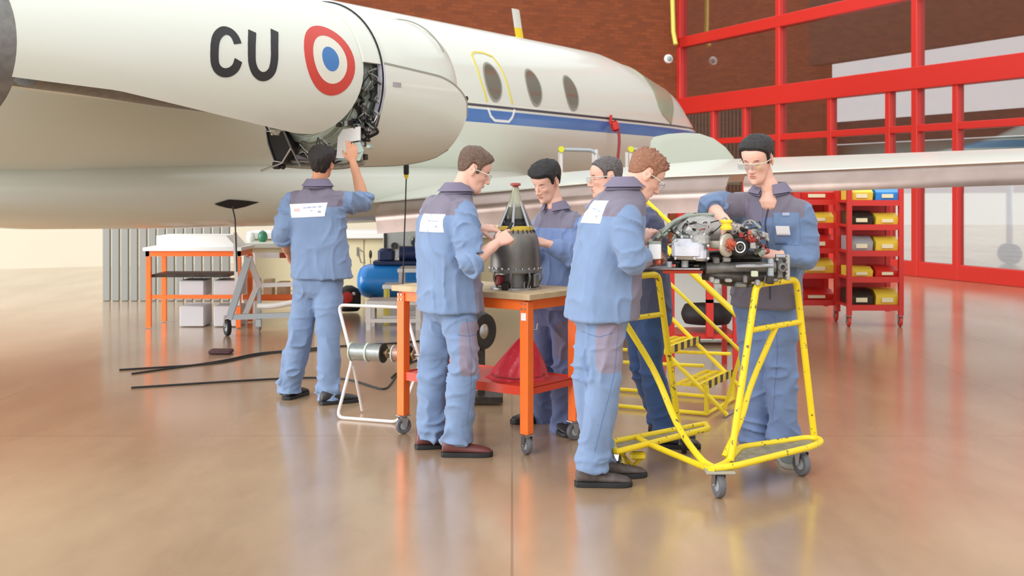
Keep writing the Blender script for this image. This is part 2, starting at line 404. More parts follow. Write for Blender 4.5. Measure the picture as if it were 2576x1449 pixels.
# ------------------------------------------------------------------ business jet
AD = V(0.531, 0.847, 0); AN = V(0.847, -0.531, 0); UP = V(0,0,1)   # nose direction, outboard direction
FR = 1.05; FC0 = V(-1.109, 14.25, 0)                # fuselage radius, axis point at the first window
plane = thing('business_jet', 'white twin-engine jet with a blue stripe and tricolour roundel, parked behind the mechanics', 'aircraft', (-1.1,14.2,0))
def frad(s):                                        # half height, centre height, half width, against metres along the axis (nose = +)
    if s < -5.5:
        t = min(1, (-5.5-s)/5.0); r = FR*(1-0.75*t**1.5); return r, 2.44+0.45*t**1.5, r
    if s < 3.3: return FR, 2.44, FR
    T = [(3.3,1.05,2.44,1.05),(3.9,1.045,2.44,1.045),(4.7,.9975,2.3975,1.02),(5.25,.93,2.35,.98),(5.85,.859,2.319,.91),(6.15,.755,2.235,.87),(6.65,.595,2.115,.77),(7.15,.44,2.02,.65),(7.9,.285,1.965,.43),(8.6,.15,1.95,.2),(8.82,.03,1.95,.03)]
    for a, b in zip(T, T[1:]):
        if a[0] <= s <= b[0]:
            k = (s-a[0])/(b[0]-a[0]); return tuple(a[q]+(b[q]-a[q])*k for q in (1,2,3))
    return 0.03, 1.95, 0.03
def fpt(s, th, off=0.0):
    r, z, rl = frad(s)
    return FC0+AD*s+UP*z+AN*math.cos(th)*(rl+off)+UP*math.sin(th)*(r+off)
stat = [-10.4,-9.5,-8.5,-7.5,-6.5,-5.5]+[-5+0.5*i for i in range(17)]+[3.9,4.3,4.7,5.0,5.25,5.55,5.85,6.0,6.15,6.4,6.65,6.9,7.15,7.5,7.9,8.25,8.6,8.82]
mb = MB(); mb.loft([[fpt(s, 2*math.pi*k/72) for k in range(72)] for s in stat])
fus_m = mat('striped_aircraft_paint', (219,223,211), 0.28, coat=0.3)
nt = fus_m.node_tree; b = nt.nodes['Principled BSDF']; tc = nt.nodes.new('ShaderNodeTexCoord'); sx = nt.nodes.new('ShaderNodeSeparateXYZ')
nt.links.new(tc.outputs['Object'], sx.inputs[0])
rp = nt.nodes.new('ShaderNodeValToRGB'); rp.color_ramp.interpolation = 'CONSTANT'
mr = nt.nodes.new('ShaderNodeMapRange'); mr.inputs['From Min'].default_value = 2.0; mr.inputs['From Max'].default_value = 3.0; nt.links.new(sx.outputs['Z'], mr.inputs['Value'])
nt.links.new(mr.outputs[0], rp.inputs['Fac']); e = rp.color_ramp.elements
wc = (*s2l((219,223,211)),1)
e[0].position = 0; e[0].color = wc; e[1].position = 0.225; e[1].color = (*s2l((54,112,182)),1)
for pz, c in ((0.375, wc), (0.402, (*s2l((44,44,52)),1)), (0.43, wc)):
    q = e.new(pz); q.color = c
nt.links.new(rp.outputs[0], b.inputs['Base Color'])
fus = mb.build('fuselage', fus_m, plane, angle=180)
def cylhit(px, py, c0, R, zc):
    """where the sight line through (px,py) meets the near side of an AD-parallel cylinder: (s, theta)"""
    d = V((px-CX)/F, 1, -(py-HY)/F); o = V(0,0,H)-c0-UP*zc
    o2 = V(o.dot(AN), o.z, 0); d2 = V(d.dot(AN), d.z, 0)
    a = d2.dot(d2); bb = 2*o2.dot(d2); c = o2.dot(o2)-R*R; disc = bb*bb-4*a*c
    t = (-bb-math.sqrt(max(disc,0)))/(2*a); p = o+d*t
    return p.dot(AD), math.atan2(p.z, p.dot(AN))
def fh(px, py): return cylhit(px, py, FC0, FR, 2.44)
def disk(fn, s0, t0, R, rs, rt, off, n=40, hole=0.0, hole_rt=None, nr=4, thick=0.004):
    """curved disc/ring patch lying on a surface fn(s, theta, off); rs, rt radii in metres"""
    top, bot = [], []
    rows = []
    for j in range(nr+1):
        q = hole+(1-hole)*j/nr
        rows.append([(s0+rs*q*math.cos(2*math.pi*k/n), t0+rt*q*math.sin(2*math.pi*k/n)/R) for k in range(n)])
    mb = MB()
    seq = [[fn(s, t, off) for s, t in r] for r in rows]+[[fn(s, t, off-thick) for s, t in r] for r in reversed(rows)]
    if hole > 0: mb.loft(seq, closed=True)
    else: mb.loft(seq)
    return mb
def ribbon(fn, path, R, wd, off=0.006, closed=False, wt=None, sub=6):
    """painted line: path of (s,theta), width wd metres"""
    pts = []
    n = len(path); rng = range(n if closed else n-1)
    for i in rng:
        a = path[i]; b = path[(i+1) % n]
        for k in range(sub): pts.append((a[0]+(b[0]-a[0])*k/sub, a[1]+(b[1]-a[1])*k/sub))
    if not closed: pts.append(path[-1])
    rings = []; m = len(pts)
    for i, p in enumerate(pts):
        a = pts[i-1] if (i > 0 or closed) else p; b = pts[(i+1) % m] if (i < m-1 or closed) else p
        dx, dy = b[0]-a[0], (b[1]-a[1])*R; L = math.hypot(dx, dy) or 1; nx, ny = -dy/L*wd/2, dx/L*wd/2
        rings.append([fn(p[0]+nx, p[1]+ny/R, off), fn(p[0]-nx, p[1]-ny/R, off), fn(p[0]-nx, p[1]-ny/R, off-0.012), fn(p[0]+nx, p[1]+ny/R, off-0.012)])
    return MB().loft(rings, closed=closed)
# cabin windows
M_cabin = mat('dark_cabin_glass', (112,108,92), 0.12, spec=0.8)
M_rim = mat('window_rim', (150,148,135), 0.4)
for px, py in ((1240,205),(1343,219),(1437,233)):
    s, t = fh(px, py)
    rim = disk(fpt, s, t, FR, 0.175, 0.245, 0.006, hole=0.88, nr=1, thick=0.02).build('window_frame', M_rim, plane, angle=60)
    disk(fpt, s, t, FR, 0.157, 0.222, 0.004, thick=0.015).build('pane', M_cabin, rim, angle=60)
# over-wing exit outline
pts = [fh(*p) for p in ((1225,256),(1208,200),(1195,160),(1186,138),(1192,131),(1215,133),(1238,142),(1258,168),(1272,200),(1282,235),(1289,262))]
ribbon(fpt, pts, FR, 0.028).build('exit_outline', M_ymark, plane, angle=60)
pts = [fh(*p) for p in ((1227,272),(1234,292),(1244,303),(1280,306),(1288,296),(1295,276))]
ribbon(fpt, pts, FR, 0.03).build('exit_step_marking', M_pwhite, plane, angle=60)
# seams
for pp in (((1160,100),(1190,170),(1205,250)),):
    pass
# windshield
bvw = BVHTree.FromPolygons([v.co+wloc(fus) for v in fus.data.vertices], [tuple(p.vertices) for p in fus.data.polygons])
rows = []
for (x, y), dl in zip(((1631,209),(1640,226),(1648,246),(1655,266),(1666,288),(1688,313)), (.10,.22,.40,.62,.86,1.05)):
    h = bvw.ray_cast(V(0,0,H), V((x-CX)/F, 1, -(y-HY)/F).normalized())[0]
    if h is None: continue
    s_ = (h-FC0).dot(AD); r, z, rl = frad(s_); t0 = math.atan2((h.z-z)/r, (h-FC0).dot(AN)/rl)
    rows.append([fpt(s_+dl*math.sin(math.pi*k/30)**1.2, t0+(math.pi-2*t0)*k/30, 0.012) for k in range(31)])
rows = [[lerp(a_, b_, q/3) for a_, b_ in zip(ra_, rb_)] for ra_, rb_ in zip(rows, rows[1:]) for q in range(3)]+[rows[-1]]
ws_ = MB().grid(rows, 0.03, lambda p: (FC0+AD*(p-FC0).dot(AD)+UP*2.2-p).normalized()).build('windshield', mat('green_tinted_windshield', (160,166,140), 0.22), plane, angle=60)
# antenna on the roof
an = fpt(2.45, math.radians(95), -0.02)
mb = MB().loft([[an+AD*(x+dx)+AN*y+UP*z for x, y in ((-0.1,0),(0,0.02),(0.1,0),(0,-0.02))] for z, dx in ((0,0),(0.2,-0.06),(0.45,-0.13))])
mb.build('antenna_blade', M_white, plane)
mb = MB().loft([[an+AD*(x+dx)+AN*y+UP*z for x, y in ((-0.102,0),(0,0.024),(0.102,0),(0,-0.024))] for z, dx in ((0.05,-0.015),(0.2,-0.06))])
mb.build('antenna_band', M_yel2, plane)
# small aerial near the window
# belly fairing and wing box
rows = []
for s, k in ((-7.6,0.1),(-6.6,0.6),(-5.4,0.85),(-4,0.95),(-2.0,1),(-0.5,1),(1.0,0.95),(2.0,0.7),(2.7,0.2)):
    ring = []
    for q in range(32):
        a = 2*math.pi*q/32; x = 0.88*k*math.copysign(abs(math.cos(a))**0.8, math.cos(a)); z = 0.37*k*math.copysign(abs(math.sin(a))**0.8, math.sin(a))
        ring.append(FC0+AD*s+AN*(x*1.0)+UP*(1.47+z))
    rows.append(ring)
MB().loft(rows).build('belly_fairing', M_white, plane, angle=180)
# wing (starboard)
te = [FC0+AN*0.3+UP*1.30+AD*-1.2, P(940,508,11.9), P(1640,446,10.5), P(2140,424,9.3)]
tipd = (te[3]-te[2]); te.append(te[3]+tipd*1.6); chd = [2.9,2.75,2.15,1.7,1.1]
def airfoil(te_, ch, n=14):
    cdir = (AD+UP*0.035).normalized(); up = UP; pts = []
    for i in range(n+1):
        x = 0.5*(1-math.cos(math.pi*i/n)); y = 0.6*(0.2969*math.sqrt(x)-0.126*x-0.3516*x*x+0.2843*x**3-0.1015*x**4)
        pts.append((x, y))
    res = [te_+cdir*ch*(1-x)+up*ch*(y+0.0015) for x, y in reversed(pts)]
    res += [te_+cdir*ch*(1-x)-up*ch*(y*0.75+0.0015) for x, y in pts[1:]]
    return res
mb = MB(); secs = []
for i in range(len(te)-1):
    for k in range(4): secs.append(airfoil(lerp(te[i], te[i+1], k/4), chd[i]+(chd[i+1]-chd[i])*k/4))
secs.append(airfoil(te[-1], chd[-1])); mb.loft(secs)
mb.build('wing', M_white, plane, angle=50)
# lowered flap below the trailing edge
M_flap = mat('brushed_flap_skin', (168,150,142), 0.28, 0.7, noise=0.12, nscale=4)
fa = [lerp(te[1], te[2], k) for k in (0.03,0.35,0.68,1.0)]+[lerp(te[2], te[3], 0.42)]
rows = [[p+V(0,0,-0.012) for p in fa], [p+AD*-0.07+V(0,0,-0.09) for p in fa], [p+AD*-0.10+V(0,0,-0.12) for p in fa], [p+AD*-0.08+V(0,0,-0.20) for p in fa], [p+AD*-0.06+V(0,0,-0.32) for p in fa]]
MB().grid(rows, 0.02, AD).build('flap', M_flap, plane, angle=60)
fa = [lerp(te[2], te[3], 0.5), lerp(te[2], te[3], 1.0), lerp(te[3], te[4], 0.6)]
rows = [[p+V(0,0,-0.012) for p in fa], [p+AD*-0.05+V(0,0,-0.08) for p in fa], [p+AD*-0.03+V(0,0,-0.17) for p in fa]]
MB().grid(rows, 0.02, AD).build('aileron', M_flap, plane, angle=60)
# upright rounded panel over the wing
q0 = P(1640,440,12.0); k = 12.0/3000
out = [(-4,14),(-5,60),(-3,84),(6,96),(40,103),(80,106),(120,104),(155,92),(185,70),(205,45),(218,18),(222,0),(222,-25),(-4,-25)]
cpt = [q0+V(x*k, 0.10*(x/222)**2*0+0.0, y*k) for x, y in out]
mb = MB()
def bulge(p): return p+V(0,-0.0,0)
n = len(cpt); cen = sum(cpt, V(0,0,0))/n
rings = []
for f, d in ((1,0),(0.96,-0.012),(0.7,-0.018),(0.3,-0.022)): rings.append([cen+(p-cen)*f+V(0,d,0) for p in cpt])
back = [[cen+(p-cen)*f+V(0,d,0) for p in cpt] for f, d in ((0.3,-0.03),(0.7,-0.02),(0.93,0.01),(1,0.03))]
mb.loft(list(reversed(rings))+list(reversed(back)) if False else list(reversed(rings))+[[cen+(p-cen)*f+V(0,d,0) for p in cpt] for f, d in ((1,0.03),(0.3,0.02))])
mb.build('airbrake_panel', mat('matt_cream_panel', (172,176,162), .55), plane, angle=50)
# landing gear
for (c, rr, top) in ((V(0.95,12.4,0), 0.28, 1.5), (FC0+AD*6.9, 0.2, 1.6)):
    g = MB().tube([c+V(0,0,rr), c+V(0,0,top)], 0.06, 14); g.tube([c-AN*0.14+V(0,0,rr), c+AN*0.14+V(0,0,rr)], 0.03, 10)
    leg = g.build('landing_gear_strut', M_steel, plane)
    for sg in (-1, 1):
        MB().lathe([(rr*0.55,-0.07),(rr*0.85,-0.075),(rr,-0.04),(rr,0.04),(rr*0.85,0.075),(rr*0.55,0.07)], c+AN*0.15*sg+V(0,0,rr), AN, 32).build('wheel', M_black, leg)
# red pitot cover with a ribbon
t = thing('pitot_cover', 'red fabric cover with a hanging ribbon tied on the jet nose stripe', 'cover', fpt(*fh(1533,320)))
c = fpt(*fh(1533,316), 0.085)
MB().box(c, (0.11,0.07,0.15), (V(.97,0,.25),V(0,1,0),V(-.25,0,.97)), .03).tube([c+V(-0.06,0,0.03), c+V(-0.05,0,0.15)], 0.02).build('cover', M_red, t)
MB().grid([[c+V(0.03+0.01*math.sin(k)+.04*j, 0, -0.06-0.09*k) for k in range(7)] for j in range(2)], 0.004, V(0,1,0)).build('ribbon', M_redf, t)
t2 = MB().tube([c+V(0.05,-0.02,-0.5), c+V(0.05,-0.02,-1.35)], 0.006)
t2.build('cord', M_black, t)
# ------------------------------------------------------------------ starboard engine nacelle
NC0 = V(0.839, 13.03, 0); NR_ = 0.62; NZ = 2.30     # axis reference, radius, height
U = lambda t: t*0.923
U_LIP, U_AFT, U_COWL, U_END = U(-3.535), U(-4.772), U(-5.0), U(-8.0)
def nrad(u):
    if u > U(-5.4): return NR_
    t = (U(-5.4)-u)/(U(-5.4)-U_END); return NR_*(1-0.30*t**1.6)
def npt(u, th, off=0.0, R=None):
    r = (nrad(u) if R is None else R)+off
    return NC0+AD*u+UP*NZ+(AN*math.cos(th)+UP*math.sin(th))*r
def nh(px, py): return cylhit(px, py, NC0, NR_, NZ)
# upper/side cowl: lower edge line and rounded front corner
def thlow(u):
    base = math.radians(-43)+math.radians(13)*min(1.3, max(0, (U(-5.6)-u)/1.2))
    k = (u-U(-5.47))/(U_COWL-U(-5.47))
    if k > 0: return base+math.radians(60)*(1-math.sqrt(max(0, 1-min(k,1)**2)))
    return base
us = [U_END+(U_COWL-U_END)*i/40 for i in range(34)]+[U(-5.47)+(U_COWL-U(-5.47))*math.sin(math.pi/2*i/14) for i in range(1, 15)]
us = sorted(set(us)); rows = []
for u in us:
    a = thlow(u); rows.append([npt(u, a+(math.radians(200)-a)*j/40) for j in range(41)])
cowl = MB().grid(rows, 0.03, lambda p: -((p-NC0-UP*NZ)-AD*(p-NC0).dot(AD)).normalized()).build('upper_cowl', M_white, plane, angle=50)
# exhaust cone
MB().lathe([(0.43,0.0),(0.40,-0.45),(0.37,-0.45),(0.40,0.0)], NC0+AD*(U_END+0.02)+UP*NZ, AD, 48).build('exhaust_nozzle', M_dsteel, plane)
# intake barrel
prof = [(0.60,U_AFT),(0.625,U_AFT),(0.632,U_AFT+0.02),(0.63,U_AFT+0.3),(0.612,U_LIP-0.45),(0.60,U_LIP-0.25),(0.565,U_LIP-0.08),(0.52,U_LIP-0.005),(0.48,U_LIP-0.01),(0.45,U_LIP-0.08),(0.44,U_LIP-0.3),(0.56,U_AFT+0.3)]
mb = MB(); mb.loft([[NC0+AD*u+UP*NZ+(AN*math.cos(2*math.pi*k/64)+UP*math.sin(2*math.pi*k/64))*r for k in range(64)] for r, u in prof], closed=True)
mb.build('intake_barrel', M_white, plane, angle=50)
# open side door of the intake section
D0, D1 = U_AFT-0.0, U_LIP+0.03
dt_top, dt_bot = nh(925,158)[1], math.radians(-78)
def door_extent(u):
    k = (u-D0)/(D1-D0); tt, tb = dt_top-math.radians(6)*k, dt_bot+math.radians(6)*k
    if k > 0.55:
        q = (k-0.55)/0.45; w = math.sqrt(max(0, 1-q*q)); m = (tt+tb)/2-math.radians(3); tt = m+(tt-m)*(0.42+0.58*w); tb = m+(tb-m)*(0.42+0.58*w)
    return tt, tb
rows = []
for i in range(25):
    k = i/24; u = D0+(D1-D0)*math.sin(math.pi/2*min(1,k)) if False else D0+(D1-D0)*k
    tt, tb = door_extent(u); kk = k**3
    rows.append([npt(u, tb+(tt-tb)*j/30, 0.030, 0.628-0.03*kk) for j in range(31)])
door = MB().grid(rows, 0.028, lambda p: -((p-NC0-UP*NZ)-AD*(p-NC0).dot(AD)).normalized()).build('side_door', M_white, plane, angle=40)
edge = [(D0+(D1-D0)*i/24, door_extent(D0+(D1-D0)*i/24)[0]) for i in range(25)]+[(D0+(D1-D0)*i/24, door_extent(D0+(D1-D0)*i/24)[1]) for i in range(24,-1,-1)]
ribbon(lambda u_, t_, o_: npt(u_, t_, o_-.005, 0.628-0.03*((u_-D0)/(D1-D0))**3), edge, NR_, 0.016, off=0.037, sub=1).build('door_edge', M_rim, door, angle=60)
rimp = [npt(D0-0.01, dt_bot+(dt_top-dt_bot)*j/30, 0.0, 0.615) for j in range(31)]
mb = MB().grid([[npt(D0-0.004+dx, dt_bot+(dt_top-dt_bot)*j/30, o_, 0.615) for j in range(31)] for dx, o_ in ((0,0.036),(-0.006,0.02),(-0.008,-0.02),(0.0,-0.028))], 0.006, -AD)
mb.build('door_rim', M_whitein, door)
MB().box(npt(D0+0.13, math.radians(-2), 0.042, 0.615), (0.10,0.008,0.035), (AD, AN, UP)).build('latch', M_steel, door)
MB().lathe([(0.02,0),(0.02,0.01)], npt(D1-0.05, math.radians(-6), 0.03, 0.59), AN, 16).build('fastener', M_dark, door)
# seam lines on the barrel
for u in (U_LIP-0.22,):
    ribbon(npt, [(u, math.radians(a)) for a in range(30,150,10)], NR_, 0.006, off=-0.001).build('seam', M_rim, plane)
rows = []
for i in range(5):
    u = U_COWL-.01+(U_AFT+.06-U_COWL)*i/4; a0 = nh(925,158)[1]; rows.append([npt(u, a0+(math.radians(200)-a0)*j/36, .012, .622) for j in range(37)])
MB().grid(rows, 0.02, lambda p: -((p-NC0-UP*NZ)-AD*(p-NC0).dot(AD)).normalized()).build('upper_barrel_skin', M_white, plane, angle=50)
# exposed engine, seen from behind through the open rear of the intake section
eng = bpy.data.objects.new('engine_core', None); COL.objects.link(eng); eng.parent = plane; eng.location = -plane.location
def onplane(px, py, u):
    d = V((px-CX)/F, 1, -(py-HY)/F); o = V(0,0,H); return o+d*((NC0+AD*u-o).dot(AD)/d.dot(AD))
NCz = NC0+UP*NZ
M_duct = mat('grey_green_duct', (158,172,162), 0.35, 0.3, noise=0.12, nscale=9)
UT = lambda t: U(t)
MB().lathe([(0.20,UT(-7.6)),(0.26,UT(-6.5)),(0.30,UT(-5.4)),(0.33,UT(-5.06))], NCz, AD, 48).build('rear_core', M_dsteel, eng)
MB().lathe([(0.30,UT(-5.06)),(0.39,UT(-5.03)),(0.41,UT(-4.97)),(0.46,UT(-4.95)),(0.475,UT(-4.90)),(0.525,UT(-4.87)),(0.54,UT(-4.80)),(0.54,UT(-4.6))], NCz, AD, 64).build('bypass_duct', M_duct, eng)
for r_, t_ in ((0.41,-4.97),(0.475,-4.90),(0.54,-4.80)):
    MB().torus(NCz+AD*UT(t_), r_, 0.010, AD, 64, 8).build('duct_flange', M_duct, eng)
MB().lathe([(0.50,U_AFT+0.10),(0.60,U_AFT+0.10),(0.60,U_AFT+0.12)], NCz, AD, 64).build('annular_bulkhead', M_dark, eng)
mb = MB(); mb.loft([[npt(u,2*math.pi*k/72,0,r) for k in range(72)] for r, u in ((0.632,U_AFT-.012),(0.59,U_AFT-.010),(0.575,U_AFT+.05),(0.58,U_AFT+.05),(0.60,U_AFT+.01),(0.632,U_AFT+.01))], closed=True)
mb.build('ring_frame', M_whitein, eng)
MB().torus(NCz+AD*(U_AFT-.012), 0.638, 0.008, AD, 72, 6).build('ring_seal', M_black, eng)
mb = MB()
for a in range(-175, -60, 9):
    e1 = AN*math.cos(math.radians(a))+UP*math.sin(math.radians(a)); mb.box(NCz+AD*(U_AFT+.02)+e1*.575, (.03,.012,.05), (AD, AD.cross(e1), e1))
mb.build('frame_cleat', M_dsteel, eng)
u_ = UT(-5.02)
hx = [onplane(x, y, u_) for x, y in ((672,330),(716,328),(735,372),(712,408),(692,405),(677,362))]
MB().prism(hx, AD*.10).build('oil_cooler_opening', M_black, eng)
MB().tube([p-AD*.008 for p in hx], 0.008, 8, closed=True).build('opening_rim', M_steel, eng)
for pl_ in (((735,372),(712,410),(660,430)),((716,328),(735,372),(760,420))):
    MB().tube([onplane(x, y, u_)-AD*.012 for x, y in pl_], 0.008, 8).build('pipe', M_steel, eng)
MB().tube([onplane(x, y, UT(-4.9)) for x, y in ((690,412),(760,418),(860,420),(915,408))], 0.022, 8, bend=.1).build('frame_rail', mat('brown_grey_primer', (136,132,118), .5, .2, noise=.2, nscale=20), eng)
MB().tube([onplane(x, y, UT(-4.93)) for x, y in ((700,402),(770,406),(850,402),(912,385))], 0.012, 8, bend=.1).build('frame_rail', M_dsteel, eng)
pa = [onplane(x, y, UT(-5.0)) for x, y in ((862,326),(905,318),(905,353),(882,356),(872,372),(868,398),(846,398),(850,345))]
MB().prism(pa, AD*.012).build('lit_opening_panel', M_pwhite, eng)  # white panel stands in for the brightly lit opening
MB().prism([p for p in (onplane(842,404,UT(-5.0)), onplane(875,404,UT(-5.0)), onplane(890,360,UT(-5.0)), onplane(905,356,UT(-5.0)), onplane(915,380,UT(-5.0)), onplane(905,404,UT(-5.0)))], AD*.012).build('bracket_plate', M_duct, eng)
rnd = random.Random(5)
for k in range(34):
    x0 = rnd.uniform(896,948); y0 = rnd.uniform(190,345); pts = []
    for j in range(4): pts.append(onplane(x0+rnd.uniform(-18,14), y0+j*rnd.uniform(8,26)-20, UT(rnd.uniform(-4.97,-4.8))))
    MB().tube(pts, rnd.choice((0.005,0.008,0.012)), 8, bend=0.03).build('pipe', rnd.choice((M_dark,M_dark,M_black,M_duct,M_dsteel,M_steel)), eng)
for k in range(20):
    x0 = rnd.uniform(838,935); y0 = rnd.uniform(300,412)
    if 845 < x0 < 910 and 320 < y0 < 400: y0 = rnd.uniform(295,318)
    MB().box(onplane(x0, y0, UT(rnd.uniform(-4.98,-4.88))), (rnd.uniform(.02,.06), rnd.uniform(.02,.06), rnd.uniform(.02,.05)), (AD, AN, UP), 0.004).build('accessory_box', rnd.choice((M_duct,M_steel,M_ceng,M_dark,M_black,M_duct)), eng)
for k in range(8):
    x0 = rnd.uniform(745,850); pts = [onplane(x0+j*12, 350+rnd.uniform(-8,50), UT(-5.0)) for j in range(3)]
    MB().tube(pts, .004, 6, bend=.02).build('pipe', rnd.choice((M_dark,M_duct,M_steel)), eng)
c = onplane(697,416,UT(-5.0)); MB().box(c, (.05,.07,.06), (AD,AN,UP), .01).ball(c+V(.05,-.02,-.01), 0.022).build('hinge_fitting', M_black, eng)
c = onplane(692,330,UT(-5.3)); MB().box(c, (.10,.05,.06), (AD, AN, UP), 0.02).build('drain_fairing', M_white, plane)
# pylon
mb = MB()
mb.box(NC0+AD*U(-5.6)-AN*0.8+UP*2.42, (2.6,0.7,0.22), (AD, AN, UP), 0.08); mb.build('pylon', M_white, plane)
def smooth_path(p, n=6):
    out = []; q = [p[0]]+list(p)+[p[-1]]
    for i in range(1, len(q)-2):
        for k in range(n):
            t = k/n; out.append(tuple(.5*((2*q[i][j])+(q[i+1][j]-q[i-1][j])*t+(2*q[i-1][j]-5*q[i][j]+4*q[i+1][j]-q[i+2][j])*t*t+(3*q[i][j]-q[i-1][j]-3*q[i+1][j]+q[i+2][j])*t**3) for j in (0,1)))
    out.append(p[-1]); return out
# roundel and letters
s, t = nh(831,148)
disk(npt, s, t, NR_, 0.265, 0.262, 0.003, hole=0.68, nr=2).build('roundel_ring', M_rmark, cowl, angle=60)
disk(npt, s, t, NR_, 0.178, 0.178, 0.002, hole=0.5, nr=2).build('roundel_field', mat('cream_marking_paint', (226,224,208), 0.4), cowl, angle=60)
disk(npt, s, t, NR_, 0.089, 0.09, 0.003).build('roundel_centre', M_bmark, cowl, angle=60)
for path in (((607,106),(600,88),(588,74),(572,70),(558,84),(553,110),(553,150),(559,172),(572,183),(588,182),(602,170),(609,150)),
             ((640,74),(640,110),(641,152),(648,178),(658,190),(668,193),(679,189),(689,176),(694,150),(694,110),(693,74))):
    ribbon(npt, smooth_path([nh(*p) for p in path]), NR_, 0.063, off=0.004, sub=1).build('registration_letter', M_blackpaint, cowl, angle=60)
def bvh_plain(o):
    off = wloc(o); me = o.data; return BVHTree.FromPolygons([v.co+off for v in me.vertices], [tuple(p.vertices) for p in me.polygons])
# black patch for the dark inside of the hatch at the left, with hanging cable
hc = P(592,513,9.6)
dg = bpy.context.evaluated_depsgraph_get(); hits = []
bvf = [bvh_plain(c) for c in plane.children if c.name.startswith(('belly_fairing','fuselage'))]
for x, y in ((540,513),(556,508),(575,502),(598,503),(622,505),(652,509),(636,514),(618,520),(592,526),(570,523),(548,517)):
    d = V((x-CX)/F, 1, -(y-HY)/F).normalized(); hh = [h for h in (b_.ray_cast(V(0,0,H), d) for b_ in bvf) if h[0]]
    if hh: h = min(hh, key=lambda q: q[3]); hits.append(h[0]-d*.012)
if len(hits) > 3: MB().prism(hits, V(0,.02,.0)).build('hatch_dark_patch', M_black, plane, smooth=False)
tag(MB().tube([hc+V(0.0,-.1,-.02), hc+V(0.01,-.05,-0.12), hc+V(0.0,0.05,-0.55)], 0.006, 8).build('hanging_cable', M_cable), 'thin black cable hanging from the open belly hatch at the far left', 'cable')
# pendant control under the nacelle
t = thing('pendant_plug', 'black and yellow cable plug hanging from the jet beside the young man at the table', 'plug', P(1022,427,10.6))
c = P(1022,427,10.6); MB().lathe([(0.022,0.05),(0.024,0.03),(0.024,-0.03),(0.018,-0.05)], c, UP, 16).build('plug_body', M_black, t)
MB().lathe([(0.022,-0.045),(0.02,-0.06),(0.01,-0.08)], c, UP, 16).build('plug_collar', M_yel2, t)
MB().tube([c+V(0,0,-0.07), P(1020,520,10.6), P(1017,600,10.6), P(1014,700,10.6), P(1010,760,10.6)], 0.006, 8).build('cord', M_cable, t)
MB().tube([c+V(0,0,0.05), c+V(0,0,0.16)], 0.008, 8).build('upper_cord', M_cable, t)
# ------------------------------------------------------------------ people
def skin_mat(name, rgb):
    m = mat(name, rgb, 0.5, spec=0.35); nt = m.node_tree; b = nt.nodes['Principled BSDF']
    a = nt.nodes.new('ShaderNodeAttribute'); a.attribute_name = 'tint'
    mx = nt.nodes.new('ShaderNodeMix'); mx.data_type = 'RGBA'; mx.blend_type = 'MULTIPLY'; mx.inputs['Factor'].default_value = 1
    mx.inputs['A'].default_value = (*s2l(rgb),1); nt.links.new(a.outputs['Color'], mx.inputs['B']); nt.links.new(mx.outputs['Result'], b.inputs['Base Color'])
    b.inputs['Subsurface Weight'].default_value = 0.12; b.inputs['Subsurface Radius'].default_value = (0.012,0.005,0.003)
    return m
def hair_mat(name, rgb, rgb2):
    m = mat(name, rgb, 0.5, rgb2=rgb2, nscale=110, bump=0.5, bscale=300); return m
SKIN = skin_mat('fair_skin', (232,184,164)); SKIN2 = skin_mat('warm_skin', (214,156,124))
HEADR = [(-.118,.020,.062,.040),(-.108,.034,.078,.018),(-.092,.045,.085,-.010),(-.07,.053,.086,-.035),(-.045,.060,.086,-.062),(-.02,.066,.087,-.080),
         (.0,.070,.085,-.090),(.02,.073,.086,-.096),(.04,.076,.088,-.099),(.06,.076,.084,-.099),(.08,.071,.070,-.092),(.098,.058,.046,-.076),(.110,.038,.012,-.050),(.118,.012,-.012,-.026)]
def head_ring(z):
    R = HEADR
    if z <= R[0][0]: r = R[0]
    elif z >= R[-1][0]: r = R[-1]
    else:
        for a, b in zip(R, R[1:]):
            if a[0] <= z <= b[0]:
                k = (z-a[0])/(b[0]-a[0]); r = tuple(x+(y-x)*k for x, y in zip(a, b)); break
    return r
def head_pt(z, ph):
    _, hw, yf, yb = head_ring(z); c = (yf+yb)/2; d = (yf-yb)/2; s, co = math.sin(ph), math.cos(ph)
    x = hw*math.copysign(abs(co)**0.88, co); y = d*math.copysign(abs(s)**0.92, s)
    if z < 0.03 and y > 0: x *= 1-0.22*(y/d)**2*min(1, (0.03-z)/0.05)
    return Vector((x, c+y, z))
def basis(fwd, upish):
    f = Vector(fwd).normalized(); u = Vector(upish); r = f.cross(u).normalized(); u = r.cross(f).normalized(); return r, f, u
